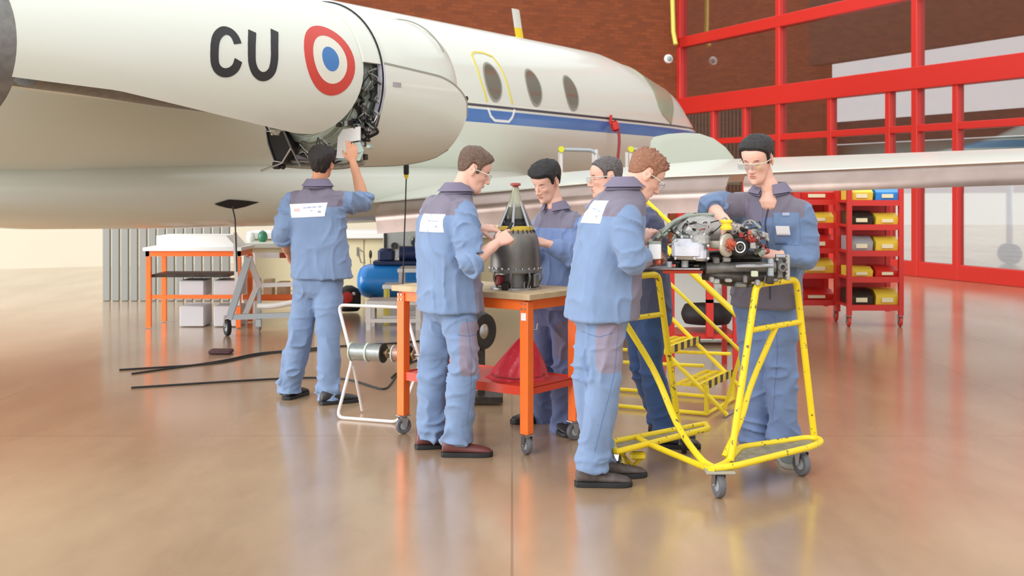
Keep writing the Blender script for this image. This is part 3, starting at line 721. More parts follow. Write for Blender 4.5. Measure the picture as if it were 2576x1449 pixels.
def hand_mesh(mb, wrist, d, back, side, curl=(25,35,25), tcurl=20, spread=1.0, scale=1.0):
    """d = direction of fingers, back = direction the back of the hand faces, side = +1: thumb on (d x back) side"""
    d = Vector(d).normalized(); back = Vector(back); back = (back-d*back.dot(d)).normalized(); t = d.cross(back)*side
    def L(x, y, z): return wrist+(t*x+d*y+back*z)*scale
    rings = []
    for y, hw, th, xo in ((-0.02,.024,.019,0),(0.0,.025,.018,0),(.02,.031,.018,.001),(.045,.040,.016,.001),(.07,.042,.014,0),(.088,.041,.012,0),(.094,.036,.008,0)):
        rings.append([L(xo+hw*math.copysign(abs(math.cos(a))**.7, math.cos(a)), y, th*math.copysign(abs(math.sin(a))**.8, math.sin(a))) for a in [2*math.pi*k/16 for k in range(16)]])
    mb.loft(rings)
    for i, (x, ln, r) in enumerate(((.031,.073,.0092),(.0105,.082,.0094),(-.0105,.076,.0090),(-.030,.060,.0080))):
        ang = 0; p = [x, .080, 0.0]; pts = [L(*p)]; dirx = x*0.9*spread; cc = curl[i] if hasattr(curl[0], '__len__') else curl
        q = Vector((dirx, 1, 0)).normalized(); pos = Vector(p)+q*0.012; pts = [L(*Vector(p)), L(*pos)]
        for seg, c in zip((.47,.30,.23), cc):
            ang += math.radians(c); dv = Vector((q.x*math.cos(ang), q.y*math.cos(ang), -math.sin(ang))); pos = pos+dv*ln*seg; pts.append(L(*pos))
        mb.tube(pts, [r*scale*1.04, r*scale*1.06, r*scale*1.02, r*scale*.94, r*scale*.78], 10, round_ends=True)
    tc_ = math.radians(tcurl); p0 = Vector((.020,.018,-.006)); p1 = p0+Vector((.024,.026,-.008)); 
    d1 = Vector((math.sin(math.radians(38)-tc_*.5), math.cos(math.radians(38)-tc_*.5), -0.35-math.sin(tc_)*.5)).normalized(); p2 = p1+d1*.034
    d2 = Vector((d1.x-math.sin(tc_)*.5, d1.y, d1.z-math.sin(tc_)*.3)).normalized(); p3 = p2+d2*.028
    mb.tube([L(*p) for p in (p0, p1, p2, p3)], [.0150*scale,.0130*scale,.0108*scale,.0088*scale], 10, round_ends=True)
def zone_attr(me, arr, name='zone'):
    a = me.attributes.new(name, 'FLOAT', 'POINT'); a.data.foreach_set('value', np.ascontiguousarray(arr, dtype=np.float32))
def wrinkle(me, amp, seed, fx=9, fz=15, mod=None):
    v = getv(me); n = getn(me)
    q = v*np.array([fx, fx, fz]); q = q+1.2*np.stack([vnoise(v*4+5, seed+9), vnoise(v*4+17, seed+8), vnoise(v*4+31, seed+7)], -1)
    a = vnoise(q, seed); b = vnoise(q*2.1+7, seed+3)
    rid = (1-np.abs(a))**5*1.7-0.45+0.30*((1-np.abs(b))**3-0.4)
    k = amp*(0.6+0.8*np.clip(vnoise(v*3.1, seed+5)+0.3, 0, 1))
    if mod is not None: k = k*mod
    setv(me, v+n*(rid*k)[:, None])
def sring(c, a, b, n=28, p=2.5):
    return [c+a*math.copysign(abs(math.cos(t))**(2/p), math.cos(t))+b*math.copysign(abs(math.sin(t))**(2/p), math.sin(t)) for t in [2*math.pi*k/n for k in range(n)]]
def person(label, loc, f, spine, head, hf, hup, neck, arms, legs, feet, hair, hairstyle, skin, jmat, tmat, smat, glasses=False,
           sleeves=(1,1), hands=None, seed=1, zonefn=None, tzone=None, legr=1.0, jamp=0.010, brow=(0.25,0.18,0.14), hang=True, headscale=1.0, jname='work_jacket', vneck=False):
    f = Vector(f).normalized(); r = V(f.y, -f.x, 0)
    root = thing('person', label, 'person', loc)
    # ---- body: one continuous surface (head, neck, trunk, arms, hands)
    hr, hfw, hu = basis(hf, hup); hs = headscale
    HL = lambda x, y, z: head+(hr*x+hfw*y+hu*z)*hs
    mb = MB()
    mb.loft([[HL(*head_pt(z, 2*math.pi*k/40)) for k in range(40)] for z in np.linspace(-.118, .118, 34)])
    mb.ball(HL(0,.103,-.034), (.0115,.0115,.010), 14, (hr,hfw,hu)); mb.tube([HL(0,.083,.010), HL(0,.094,-.010), HL(0,.103,-.030)], [.0065,.0075,.0095], 10, round_ends=True)
    for s in (-1, 1):
        mb.ball(HL(s*.0115,.093,-.038), (.0075,.010,.0070), 12, (hr,hfw,hu))
        ea = (hr*s*0.92-hfw*0.39).normalized(); ev = hu*0.97-hfw*0.2; ev.normalize(); eu = ev.cross(ea)
        mb.ball(HL(s*.0765,-.014,-.006), (.007,.0175,.031), 14, (ea, eu, ev))
        mb.torus(HL(s*.080,-.016,-.002), .0155, .0042, ea, 20, 8)
    mb.ball(HL(0,.086,-.058), (.020,.008,.0052), 12, (hr,hfw,hu)); mb.ball(HL(0,.085,-.068), (.017,.008,.0058), 12, (hr,hfw,hu))
    mb.ball(HL(0,.072,-.100), (.020,.017,.015), 12, (hr,hfw,hu))
    nb = neck
    mb.tube([HL(0,-.022,-.03), lerp(HL(0,-.018,-.085), nb, 0.35), nb, nb-V(0,0,.06 if vneck else .03)], [.054,.055,.060,.068 if vneck else .045], 18, round_ends=True)
    sh = [a[0] for a in arms]
    top = spine[-2:]
    body_sp = [(c, hw*0.72, hd*0.74) for c, hw, hd in spine[1:-1]]
    mb.loft([sring(c, r*hw, f*hd, 24, 2.2) for c, hw, hd in body_sp])
    for a, sl, hd_ in zip(arms, sleeves, hands):
        s_, e_, w_ = a
        mb.tube([lerp(s_, spine[-3][0], 0.35), s_, lerp(s_, e_, .5), e_, lerp(e_, w_, .3), lerp(e_, w_, .75), w_], [.05,.052,.046,.040,.043,.032,.0255], 14, round_ends=True, bend=.02)
        if hd_: hand_mesh(mb, w_, *hd_)
    me = remeshed(mb, 0.0034, 2)
    v = getv(me); hc = np.array(head); A = np.array([list(hr), list(hfw), list(hu)])
    loc_ = (v-hc)@A.T/hs
    near = (np.abs(loc_) < .16).all(1)
    disp = np.zeros_like(loc_)
    def g(c, rad, dr):
        rad = np.array(rad if hasattr(rad, '__len__') else (rad,)*3); d2 = (((loc_-np.array(c))/rad)**2).sum(1)
        disp[near] += np.exp(-d2[near])[:, None]*np.array(dr)
    for s in (-1, 1):
        g((s*.031,.085,.004), (.017,.02,.011), (0,-.0105,0)); g((s*.030,.082,.000), (.011,.012,.0065), (0,.0060,0))
        g((s*.030,.090,.021), (.018,.02,.006), (0,.004,0)); g((s*.045,.07,-.025), (.016,.02,.013), (s*.002,.005,0))
        g((s*.045,.055,-.06), (.016,.02,.02), (-s*.004,-.002,0)); g((s*.017,.086,-.045), (.006,.01,.008), (0,-.0025,0))
        g((s*.083,-.012,-.002), (.008,.0095,.013), (-s*.006,0,0)); g((s*.070,.02,.03), (.01,.03,.02), (-s*.003,0,0))
    g((0,.088,-.0632), (.022,.01,.0022), (0,-.0035,0)); g((0,.086,-.079), (.016,.01,.006), (0,-.0045,0)); g((0,.088,-.050), (.004,.01,.005), (0,-.0015,0))
    v = v+(disp@A)*hs; setv(me, v)
    col = np.ones((len(v), 4), np.float32)
    def paint(c, rad, rgb, k=1.0):
        rad = np.array(rad); d2 = (((loc_-np.array(c))/rad)**2).sum(1); wgt = np.clip(1.6-d2*1.3, 0, 1)*near*k
        col[:, :3] = col[:, :3]*(1-wgt[:, None])+np.array(rgb)*wgt[:, None]
    lv = loc_
    paint((0,.094,-.0635), (.022,.02,.0085), (.86,.55,.55), .8); paint((0,.094,-.0632), (.021,.02,.0014), (.45,.25,.25), .9)
    paint((0,.115,-.036), (.02,.02,.012), (1.0,.84,.80), .6)
    for s in (-1, 1):
        br = np.array(brow); paint((s*.031,.09,.0215+0), (.0165,.03,.0040), br, .9)
        paint((s*.031,.085,-.0035), (.0140,.03,.0022), (.16,.11,.09), .95); paint((s*.031,.085,.0045), (.013,.03,.0018), (.55,.40,.36), .5)
        paint((s*.046,.07,-.035), (.018,.03,.018), (1.0,.86,.82), .5); paint((s*.086,-.012,-.002), (.02,.02,.03), (1.0,.82,.78), .6)
        paint((s*.0075,.10,-.044), (.0035,.012,.0025), (.35,.2,.18), .9)
    ca = me.color_attributes.new('tint', 'FLOAT_COLOR', 'POINT'); ca.data.foreach_set('color', col.ravel())
    body = add_mesh('body', me, skin, root)
    # ---- hair
    n, m = 96, 84; rows = []
    hz = hairstyle
    def zh(y, x):
        T = [(-.11,hz['nape']),(-.075,hz['nape']),(-.05,hz['nape']+.018),(-.036,-.012),(-.028,.022),(-.008,.024),(.006,.018),(.012,hz['burn']),(.026,hz['burn']+.004),(.034,.03),(.05,.048),(.07,hz['front']),(.12,hz['front'])]
        for a, b in zip(T, T[1:]):
            if a[0] <= y <= b[0]: return a[1]+(b[1]-a[1])*(y-a[0])/(b[0]-a[0])
        return T[0][1] if y < T[0][0] else T[-1][1]
    zs = np.linspace(-.10, .1179, m)
    pts = [[head_pt(z, 2*math.pi*k/n) for k in range(n)] for z in zs]
    arr = np.array([[list(p) for p in r_] for r_ in pts]); cen = np.array([0,-.008,.01]); dr = arr-cen; dr /= np.linalg.norm(dr, axis=2, keepdims=True)
    Zt = np.array([[zh(p.y, p.x) for p in r_] for r_ in pts]); msk = np.clip((arr[...,2]-Zt)/.020, 0, 1); msk = msk*msk*(3-2*msk)
    st = hz.get('freq', 60); str_ = vnoise(arr*np.array([st*1.3, st*1.3, st*.3])+seed*3, seed)*.5+vnoise(arr*np.array([st*3, st*3, st*.8])+9, seed+1)*.4
    topw = np.clip((arr[...,2]-.01)/.08, 0, 1); fr = np.clip((arr[...,1]-.0)/.08, 0, 1)
    hh = hz['side']+(hz['top']-hz['side'])*topw+hz.get('quiff', 0)*topw*fr
    off = np.where(msk > 0, -.013+(hh+.013+str_*hz.get('rough', .005))*msk, -.013)
    arr = arr+dr*off[..., None]
    if hz.get('spike'):
        sp = np.clip(vnoise(arr*95+3, seed+4), 0, 1)*topw*msk; arr = arr+dr*(sp*hz['spike'])[..., None]+np.array([0,.6,.4])*(sp*hz['spike']*.6)[..., None]
    hb = MB(); hb.loft([[HL(*p) for p in row] for row in arr])
    hb.build('hair', hair, body, angle=180)
    # ---- jacket
    mb = MB(); mb.loft([sring(c, r*hw, f*hd, 32, 2.6) for c, hw, hd in spine])
    cuffs = []
    for a, sl in zip(arms, sleeves):
        s_, e_, w_ = a
        inner = lerp(s_, spine[-3][0], 0.35)
        if sl >= 1: pts, rr = [inner, s_, lerp(s_, e_, .5), e_, lerp(e_, w_, .5), lerp(e_, w_, .93)], [.075,.083,.074,.068,.060,.046]
        else:
            k = sl; pts = [inner, s_, lerp(s_, e_, .5*min(1,k*1.4)), lerp(s_, e_, min(1, k*1.25)) if k < .8 else e_]; rr = [.075,.083,.076,.072]
            if k >= .8: pts.append(lerp(e_, w_, (k-.8)*1.5+.08)); rr.append(.066)
            dd = (pts[-1]-pts[-2]).normalized(); cuffs.append((pts[-1], dd))
        mb.tube(pts, rr, 20, round_ends=False, bend=.05)
    me = remeshed(mb, 0.0085, 6)
    z0 = spine[0][0].z
    v0_ = getv(me); lt_ = np.abs((v0_-np.array(spine[-3][0]))@np.array(r)); slv = np.clip((lt_-.15)/.05, 0, 1)
    wrinkle(me, jamp*.75, seed, 12, 4.5, 1-slv*.8); wrinkle(me, jamp*1.05, seed+2, 11, 15, slv)
    v = getv(me); zc = np.array(spine[3][0]); q = v-np.array(spine[-3][0])
    zz = v[:,2]; lat = q@np.array(r); zs_ = [c_[0].z for c_ in spine]; cx_ = np.interp(zz, zs_, [c_[0].x for c_ in spine]); cy_ = np.interp(zz, zs_, [c_[0].y for c_ in spine]); fwd = (v[:,0]-cx_)*f.x+(v[:,1]-cy_)*f.y
    yoke = np.minimum(q[:,2]+.055+0*lat, .165-np.abs(lat)+.02)
    zn = yoke
    if zonefn: zn = np.maximum(zn, zonefn(v, lat, fwd, zz-z0))
    zone_attr(me, zn)
    jk = add_mesh(jname, me, jmat, root)
    # rolled cuffs
    for c, dd in cuffs:
        mb = MB(); rnd = random.Random(seed)
        for q_ in range(3): mb.torus(c-dd*.018*q_+V(rnd.uniform(-.003,.003),0,rnd.uniform(-.003,.003)), .060+.004*q_, .014, dd+V(rnd.uniform(-.1,.1),0,rnd.uniform(-.1,.1)), 28, 10)
        cm = remeshed(mb, .006, 2); wrinkle(cm, .006, seed+40, 14, 14); zone_attr(cm, np.full(len(cm.vertices), -1.0)); add_mesh('rolled_cuff', cm, jmat, jk)
    # collar
    cc, chw, chd = spine[-1]; ax = (nb-spine[-3][0]).normalized()*0.35+V(0,0,1); ax.normalize()
    rows = []
    for dz, k in ((-.028,1.42),(-.004,1.22),(.018,1.03),(.034,.98),(.040,1.02),(.030,1.14),(.008,1.34),(-.012,1.55)):
        rg = []
        for j in range(33):
            t = math.radians(110)+math.radians(320)*j/32; fade = 1-.25*abs(j-16)/16
            rg.append(cc+r*chw*k*1.02*math.cos(t)+f*chd*k*1.06*math.sin(t)+ax*dz*(1 if dz > 0 else fade)-V(0,0,.018)*max(0, math.sin(t))**2)
        rows.append(rg)
    cm = MB().grid(rows, .004, lambda p: (p-cc).normalized()*-1).build('collar', MATS[jmat['collar']] if 'collar' in jmat else jmat, jk, angle=60)
    # ---- trousers
    if legs:
        mb = MB(); hemc = spine[0][0]; hipc = lerp(legs[0][0], legs[1][0], .5)
        mb.loft([sring(hipc+V(0,0,dz), r*hw, f*hd, 28, 2.4) for dz, hw, hd in ((-.075,.10,.095),(-.03,.165,.12),(.02,.178,.125),(.09,.172,.12),(.16,.160,.11))])
        for (h_, k_, a_) in legs:
            R_ = legr
            mb.tube([h_+V(0,0,.03), lerp(h_,k_,.25), lerp(h_,k_,.65), k_, lerp(k_,a_,.35), lerp(k_,a_,.75), a_+V(0,0,.02), a_+V(0,0,-.045)], [.094*R_,.100*R_,.090*R_,.082*R_,.083*R_,.080*R_,.084*R_,.088*R_], 22, bend=.04)
        me = remeshed(mb, 0.0085, 6)
        v = getv(me); kz = np.array([l[1].z for l in legs]).mean(); az = np.array([l[2].z for l in legs]).mean()
        mod = .65+1.0*np.exp(-((v[:,2]-kz)/.12)**2)+1.3*np.exp(-((v[:,2]-az)/.10)**2)+.5*np.exp(-((v[:,2]-hipc.z+.05)/.1)**2)
        wrinkle(me, .0085, seed+20, 8, 13, mod)
        v = getv(me); zone_attr(me, tzone(v) if tzone else np.full(len(v), -1.0))
        add_mesh('trousers', me, tmat, root)
    # ---- shoes
    for (ank, fd) in feet:
        fd = Vector(fd).normalized(); sd = V(fd.y, -fd.x, 0); o = V(ank.x, ank.y, 0)
        S = [(-.078,.020,.060),(-.070,.034,.100),(-.040,.039,.112),(.000,.041,.108),(.035,.043,.088),(.075,.047,.070),(.115,.051,.062),(.155,.050,.054),(.185,.040,.044),(.200,.022,.032)]
        rings = []
        for y, hw, zt in S:
            rings.append([o+fd*y+sd*hw*math.cos(a)*(1-.18*max(0, math.sin(a)))+V(0,0, .018+(zt-.018)*(.5+.5*math.copysign(abs(math.sin(a))**.8, math.sin(a)))) for a in [2*math.pi*k/20 for k in range(20)]])
        shoe = MB().loft(rings).build('shoe', smat, root, angle=70)
        mb = MB(); pl = []
        for y, hw in ((-.084,.018),(-.076,.036),(-.04,.044),(0,.044),(.04,.044),(.08,.050),(.12,.055),(.16,.053),(.19,.042),(.207,.020)): pl.append((y, hw))
        ol = [o+fd*y+sd*hw for y, hw in pl]+[o+fd*y-sd*hw for y, hw in reversed(pl)]
        mb.prism(ol, V(0,0,.026)).build('sole', M_black if smat.name != 'light_grey_suede' else mat('pale_sole', (190,188,180), .7), shoe, bevel=.004)
        lc = MB()
        for k in range(4): lc.tube([o+fd*(.035+.022*k)+sd*.02*q+V(0,0,.089-.011*k+(.004 if q == 0 else 0)) for q in (-1,0,1)], .003, 6)
        lc.build('laces', mat('lace_cord', (96,88,80), .8), shoe)
    # ---- glasses
    if glasses:
        gl = MB()
        for s in (-1, 1): gl.tube([HL(s*.081,-.02,.002), HL(s*.080,.02,.008), HL(s*.071,.083,.010)], .0026, 8)
        gl.tube([HL(s*x,y,.012) for s, x, y in ((-1,.071,.084),(-1,.04,.104),(1,0,.107),(1,.04,.104),(1,.071,.084))], .0022, 8)
        gf = gl.build('safety_glasses', mat('pale_glasses_frame', (210,208,196), .3), body)
        rows = [[HL(x, .1075-.25*x*x*25*.25-.0005*j, .010-.010*j) for x in np.linspace(-.068,.068,17)] for j in range(4)]
        MB().grid(rows, .0015, hfw).build('lens', M_lens, gf)
    return root, body, jk
def add_mesh(name, me, m, parent):
    me.name = name; v = getv(me)-np.array(wloc(parent)); setv(me, v); me.materials.clear(); me.materials.append(m)
    me.polygons.foreach_set('use_smooth', [True]*len(me.polygons)); o = bpy.data.objects.new(name, me); COL.objects.link(o); o.parent = parent; return o
def bvh_of(o):
    off = wloc(o); me = o.data; return BVHTree.FromPolygons([v.co+off for v in me.vertices], [tuple(p.vertices) for p in me.polygons])
def patch(bvh, o, u, v_, hw, hh, d, name, m, parent, off=.003, nx=16, ny=10, shear=0.0, thick=.003, corners=None):
    """cloth patch laid on a garment: shoot a small grid from o along d"""
    rows = []; d = Vector(d).normalized()
    for j in range(ny+1):
        row = []
        for i in range(nx+1):
            a = -1+2*i/nx; b_ = -1+2*j/ny; p = o+u*(a*hw*(1+shear*b_))+v_*(b_*hh)
            h = bvh.ray_cast(p-d*.5, d, 1.5)
            row.append((h[0] if h[0] else p)-d*off)
        rows.append(row)
    # relax single misses
    return MB().grid(rows, thick, d).build(name, m, parent, angle=80)
def seam(bvh, pts, d, r_, name, m, parent, off=.002, sub=8):
    d = Vector(d).normalized(); out = []
    for a, b_ in zip(pts, pts[1:]):
        for k in range(sub): out.append(lerp(a, b_, k/sub))
    out.append(pts[-1]); res = []
    for p in out:
        h = bvh.ray_cast(p-d*.5, d, 1.5)
        if h[0]: res.append(h[0]-d*off)
    if len(res) > 1: return MB().tube(res, r_, 6).build(name, m, parent)
JA = zone_mat('blue_workwear_grey_yoke', (120,143,178), (122,116,132)); JE = zone_mat('blue_workwear_grey_panels', (104,126,160), (116,110,124))
JC = zone_mat('shaded_blue_workwear', (116,138,184), (120,116,134)); TR = zone_mat('blue_work_trousers', (120,143,178), (140,132,150)); TC = zone_mat('shaded_blue_work_trousers', (98,112,152), (110,106,126))  # JC, TC: the boy's workwear with shade put into the blue
TE = zone_mat('blue_grey_work_trousers', (108,130,172), (104,104,122)); JF = zone_mat('navy_work_jacket', (74,78,104), (88,88,108)); TJ = zone_mat('denim', (46,74,118), (46,74,118))
GREYC = mat('grey_collar_cloth', (120,114,134), .9, bump=.15, bscale=400)
for m_ in (JA, JE, JC, JF): m_['collar'] = 'grey_collar_cloth'
S_black = mat('black_leather', (40,38,40), .5, noise=.2); S_brown = mat('brown_leather', (104,58,56), .5, noise=.2); S_worn = mat('worn_dark_leather', (86,76,72), .65, noise=.35, nscale=25); S_grey = mat('light_grey_suede', (140,148,146), .8, noise=.1)
def SP(rows): return [(P(px, py, Y), hw, hd) for px, py, Y, hw, hd in rows]
def front_low(fw, h): return lambda v, lat, fwd, hz: np.minimum(fwd-fw, h-hz)
def spheres(lst): 
    return lambda v: np.max([(1-(np.abs((v-np.array(c))/np.array(rr))**5).sum(1)) for c, rr in lst], axis=0)
H_dark = hair_mat('dark_brown_hair', (40,30,28), (18,14,14)); H_brown = hair_mat('light_brown_hair', (122,96,78), (78,58,48)); H_black = hair_mat('black_hair', (30,28,30), (14,13,15))
H_red = hair_mat('ginger_hair', (168,116,88), (128,84,62)); H_grey = hair_mat('greying_hair', (112,104,102), (66,60,60)); H_dk2 = hair_mat('short_dark_hair', (46,40,38), (20,18,18))
# A ---- seen from behind under the engine, arm raised
fA = V(.06,1,0)
A_ = person('man seen from behind reaching up into the open jet engine in blue work clothes', P(790,467+4530/8.31,8.31)*1.0,
  fA, SP([(811,700,8.33,.212,.155),(806,640,8.33,.200,.15),(802,580,8.32,.192,.145),(799,530,8.31,.192,.135),(800,500,8.31,.172,.105),(799,480,8.31,.120,.085),(799,464,8.31,.072,.07)]),
  P(811,411,8.30), V(.28,1,.30), V(.10,-.3,1), P(801,458,8.31),
  [(P(741,510,8.33),P(708,585,8.27),P(722,632,8.50)), (P(862,508,8.33),P(916,508,8.55),P(888,408,8.62))],
  [(P(776,722,8.36),P(750,865,8.36),P(730,975,8.45)), (P(826,722,8.30),P(826,865,8.27),P(828,990,8.28))],
  [(P(733,990,8.47), V(.35,1,0)), (P(833,1000,8.25), V(.85,.5,0))],
  H_dark, dict(nape=-.085,burn=-.02,front=.07,side=.010,top=.022,rough=.008,freq=70), SKIN2, JA, TR, S_black, sleeves=(.95,.83),
  hands=[(V(.3,.6,-.4), V(-.8,.2,.3), -1, (25,35,25), 20), (V(-.10,.12,1), V(.25,-1,.1), -1, ((8,14,10),(14,22,14),(20,30,20),(26,34,24)), 25)], seed=11)
bv = bvh_of(A_[2]); bc = P(784,528,8.31)
pt = patch(bv, bc, V(.999,-.02,.045), V(0,0,1), .128, .047, fA, 'back_label', M_label, A_[2], shear=.06)
def label_text(bv, bc, u, v_, d, par, items):
    for x, y, w_, h_, m_ in items: patch(bv, bc+u*x+v_*y, u, v_, w_, h_, d, 'label_print', m_, par, off=.0065, nx=4, ny=2, thick=.001)
label_text(bv, bc, V(.999,-.02,.045), V(0,0,1), fA, pt, [(-.02,.018,.010,.0035,M_ink),(.012,.020,.016,.004,M_ink),(.048,.021,.014,.004,M_ink),(.085,.022,.012,.005,M_ink),(.085,-.012,.010,.006,M_ink),(.03,-.004,.008,.003,M_ink),(-.075,.004,.022,.010,M_inkr)])
# B ---- young man at the orange table
fB = V(.85,.53,0)
B_ = person('brown-haired young man in profile holding a black tool at the orange workbench', P(1135,467+4530/6.70,6.70),
  fB, SP([(1134,782,6.72,.200,.172),(1128,700,6.72,.190,.16),(1122,620,6.72,.185,.15),(1122,555,6.72,.185,.14),(1130,515,6.72,.165,.115),(1141,492,6.72,.112,.09),(1151,476,6.72,.07,.07)]),
  P(1192,428,6.70), V(.92,.12,-.42), V(.42,0,.9), P(1156,478,6.71),
  [(P(1090,528,6.86),P(1136,625,6.98),P(1202,575,6.88)), (P(1166,535,6.60),P(1184,662,6.46),P(1250,612,6.60))],
  [(P(1112,775,6.80),P(1088,915,6.82),P(1086,1085,6.86)), (P(1152,775,6.66),P(1168,910,6.62),P(1152,1095,6.66))],
  [(P(1080,1100,6.86), V(.9,.25,0)), (P(1147,1110,6.66), V(1,.02,0))],
  H_brown, dict(nape=-.055,burn=-.025,front=.066,side=.008,top=.018,rough=.004,quiff=.008,freq=65), SKIN, JA, TR, S_brown, glasses=True, sleeves=(.95,.80),
  hands=[(V(1,0,.02), V(0,-.4,.9), 1, ((15,20,12),(28,30,20),(38,35,22),(45,38,24)), 25), (V(.70,.45,.42), V(.1,-.9,.5), -1, ((30,50,30),(62,60,38),(70,65,40),(72,66,40)), 30)],
  zonefn=front_low(.055,.27), tzone=spheres([(P(1180,880,6.53),(.055,.2,.15))]), seed=22)
bv = bvh_of(B_[2]); u = V(fB.y,-fB.x,0); bc = P(1082,562,6.72)+fB*-.05
dB = (fB+V(-.25,.25,0)).normalized()
pt = patch(bv, P(1077,561,6.6), u, V(0,0,1), .098, .050, fB, 'back_label', M_label, B_[2], shear=-.03)
label_text(bv, P(1077,561,6.6), u, V(0,0,1), fB, pt, [(-.005,.014,.009,.003,M_ink),(.018,.013,.009,.003,M_ink),(.042,.012,.009,.003,M_ink),(.066,.010,.008,.003,M_ink),(.062,-.018,.008,.005,M_ink)])
# C ---- boy behind the bench
fC = V(-.62,-.78,0)
C_ = person('dark-haired boy behind the orange workbench, looking down at the cone-shaped engine part', P(1398,467+4530/7.35,7.35),
  fC, SP([(1402,775,7.47,.185,.14),(1403,690,7.46,.175,.13),(1407,612,7.45,.182,.13),(1411,575,7.44,.182,.12),(1410,550,7.44,.150,.095),(1402,532,7.43,.095,.08),(1398,520,7.42,.062,.06)]),
  P(1374,458,7.38), V(-.62,-.66,-.42), V(-.2,-.3,.9), P(1397,522,7.42),
  [(P(1372,568,7.59),P(1352,650,7.43),P(1346,628,7.38)), (P(1447,568,7.33),P(1455,655,7.21),P(1380,614,7.16))],
  [(P(1378,790,7.55),P(1370,930,7.55),P(1368,1060,7.63)), (P(1424,790,7.41),P(1422,930,7.37),P(1420,1070,7.33))],
  [(P(1362,1075,7.63), V(-.85,-.3,0)), (P(1408,1090,7.33), V(.35,-1,0))],
  H_black, dict(nape=-.06,burn=-.015,front=.050,side=.012,top=.024,rough=.007,quiff=.010,freq=60), SKIN, JC, TC, S_black, sleeves=(1,1),
  hands=[(V(-.4,-.4,.2), V(-.3,-.2,.9), -1, (30,40,25), 20), (V(-.95,-.2,.25), V(-.1,-.5,.8), 1, (30,45,30), 25)], tzone=spheres([(P(1418,860,7.23),(.06,.12,.12))]), seed=33)
# D ---- red-haired man, foreground
fD = V(.91,.41,0)
D_ = person('red-haired young man in front, stooping to the right over the engine cart', P(1505,467+4530/6.0,6.0),
  fD, SP([(1513,803,6.02,.198,.172),(1519,720,6.02,.188,.165),(1527,640,6.02,.188,.155),(1538,565,6.01,.188,.145),(1552,515,6.00,.168,.118),(1566,484,6.0,.112,.095),(1578,464,6.0,.074,.075)]),
  P(1622,441,5.98), V(.85,.22,-.60), V(.55,.1,.83), P(1588,470,5.99),
  [(P(1512,532,6.18),P(1560,650,6.30),P(1606,615,6.22)), (P(1572,545,5.86),P(1588,662,5.76),P(1620,642,6.00))],
  [(P(1502,800,6.08),P(1478,950,6.04),P(1504,1135,6.15)), (P(1520,800,5.96),P(1525,945,5.94),P(1490,1160,6.0))],
  [(P(1530,1150,6.16), V(.9,.2,0)), (P(1487,1190,6.0), V(1,.0,0))],
  H_red, dict(nape=-.05,burn=-.02,front=.062,side=.005,top=.015,rough=.003,spike=.014,freq=80), SKIN, JA, TR, S_worn, glasses=True, sleeves=(1,1),
  hands=[(V(.5,.3,.6), V(-.5,-.6,.5), 1, (35,45,30), 25), (V(.9,.4,.1), V(0,-.7,.7), -1, (35,45,30), 25)],
  zonefn=front_low(.055,.30), tzone=spheres([(P(1535,875,5.84),(.07,.2,.13))]), seed=44)
bv = bvh_of(D_[2]); u = V(fD.y,-fD.x,0)
pt = patch(bv, P(1483,533,5.93), u, V(.16,.05,.97), .082, .058, fD, 'back_label', M_label, D_[2])
label_text(bv, P(1483,533,5.93), u, V(.16,.05,.97), fD, pt, [(.0,.016,.008,.003,M_ink),(.022,.013,.008,.003,M_ink),(.05,.005,.008,.004,M_ink),(.042,-.022,.008,.006,M_ink)])
# E ---- man facing us at the right
fE = V(-.42,-.91,0)
E_ = person('dark-haired man facing the camera with both hands on the cart engine', P(1930,467+4530/6.42,6.42),
  fE, SP([(1925,770,6.52,.190,.14),(1930,700,6.51,.184,.135),(1938,625,6.46,.186,.135),(1942,565,6.38,.188,.13),(1941,520,6.36,.174,.105),(1940,494,6.34,.117,.09),(1938,476,6.33,.075,.07)]),
  P(1905,402,6.26), V(-.52,-.76,-.33), V(-.15,-.25,.95), P(1936,478,6.31),
  [(P(1868,520,6.40),P(1784,520,6.24),P(1826,558,6.06)), (P(2012,538,6.32),P(2034,648,6.28),P(1962,642,6.23))],
  [(P(1896,785,6.60),P(1900,940,6.62),P(1905,1090,6.74)), (P(1958,785,6.53),P(1966,945,6.54),P(1972,1105,6.58))],
  [(P(1902,1110,6.74), V(-.35,-.9,0)), (P(1974,1135,6.55), V(.03,-1,0))],
  H_dk2, dict(nape=-.06,burn=-.03,front=.064,side=.006,top=.018,rough=.004,quiff=.004,freq=80), SKIN, JE, TE, S_grey, glasses=True, sleeves=(.97,1),
  hands=[(V(.15,-.35,-1), V(-.2,.7,.2), 1, (30,45,30), 25), (V(-.85,-.1,.1), V(0,-.5,.9), 1, (40,50,30), 25)],
  zonefn=lambda v, lat, fwd, hz: .135-hz, tzone=spheres([(P(1985,890,6.2),(.05,.2,.09))]), seed=55, vneck=True)
bv = bvh_of(E_[2]); u = V(-fE.y,fE.x,0); dE = -fE
ub = V(.91,-.42,0)
pt = patch(bv, P(1962,578,6.1), ub, V(0,0,1), .065, .085, fE*-1, 'chest_pocket', mat('pocket_cloth', (110,133,168), .9, bump=.15, bscale=400), E_[2], off=.003)
patch(bv, P(1963,540,6.1), ub, V(0,0,1), .018, .008, -fE, 'brand_tab', M_ink, E_[2], off=.008, nx=4, ny=3)
patch(bv, P(1953,583,6.1), ub, V(0,0,1), .034, .025, -fE, 'name_badge', M_label, E_[2], off=.009, nx=6, ny=4)
patch(bv, P(1872,535,6.1), ub, V(0,0,1), .045, .055, -fE, 'chest_pocket', GREYC, E_[2], off=.004)
seam(bv, [P(1918,505,6.1),P(1905,560,6.1),P(1905,640,6.1),P(1905,765,6.1)], -fE, .004, 'front_placket', mat('dark_zip', (60,60,84), .7), E_[2])
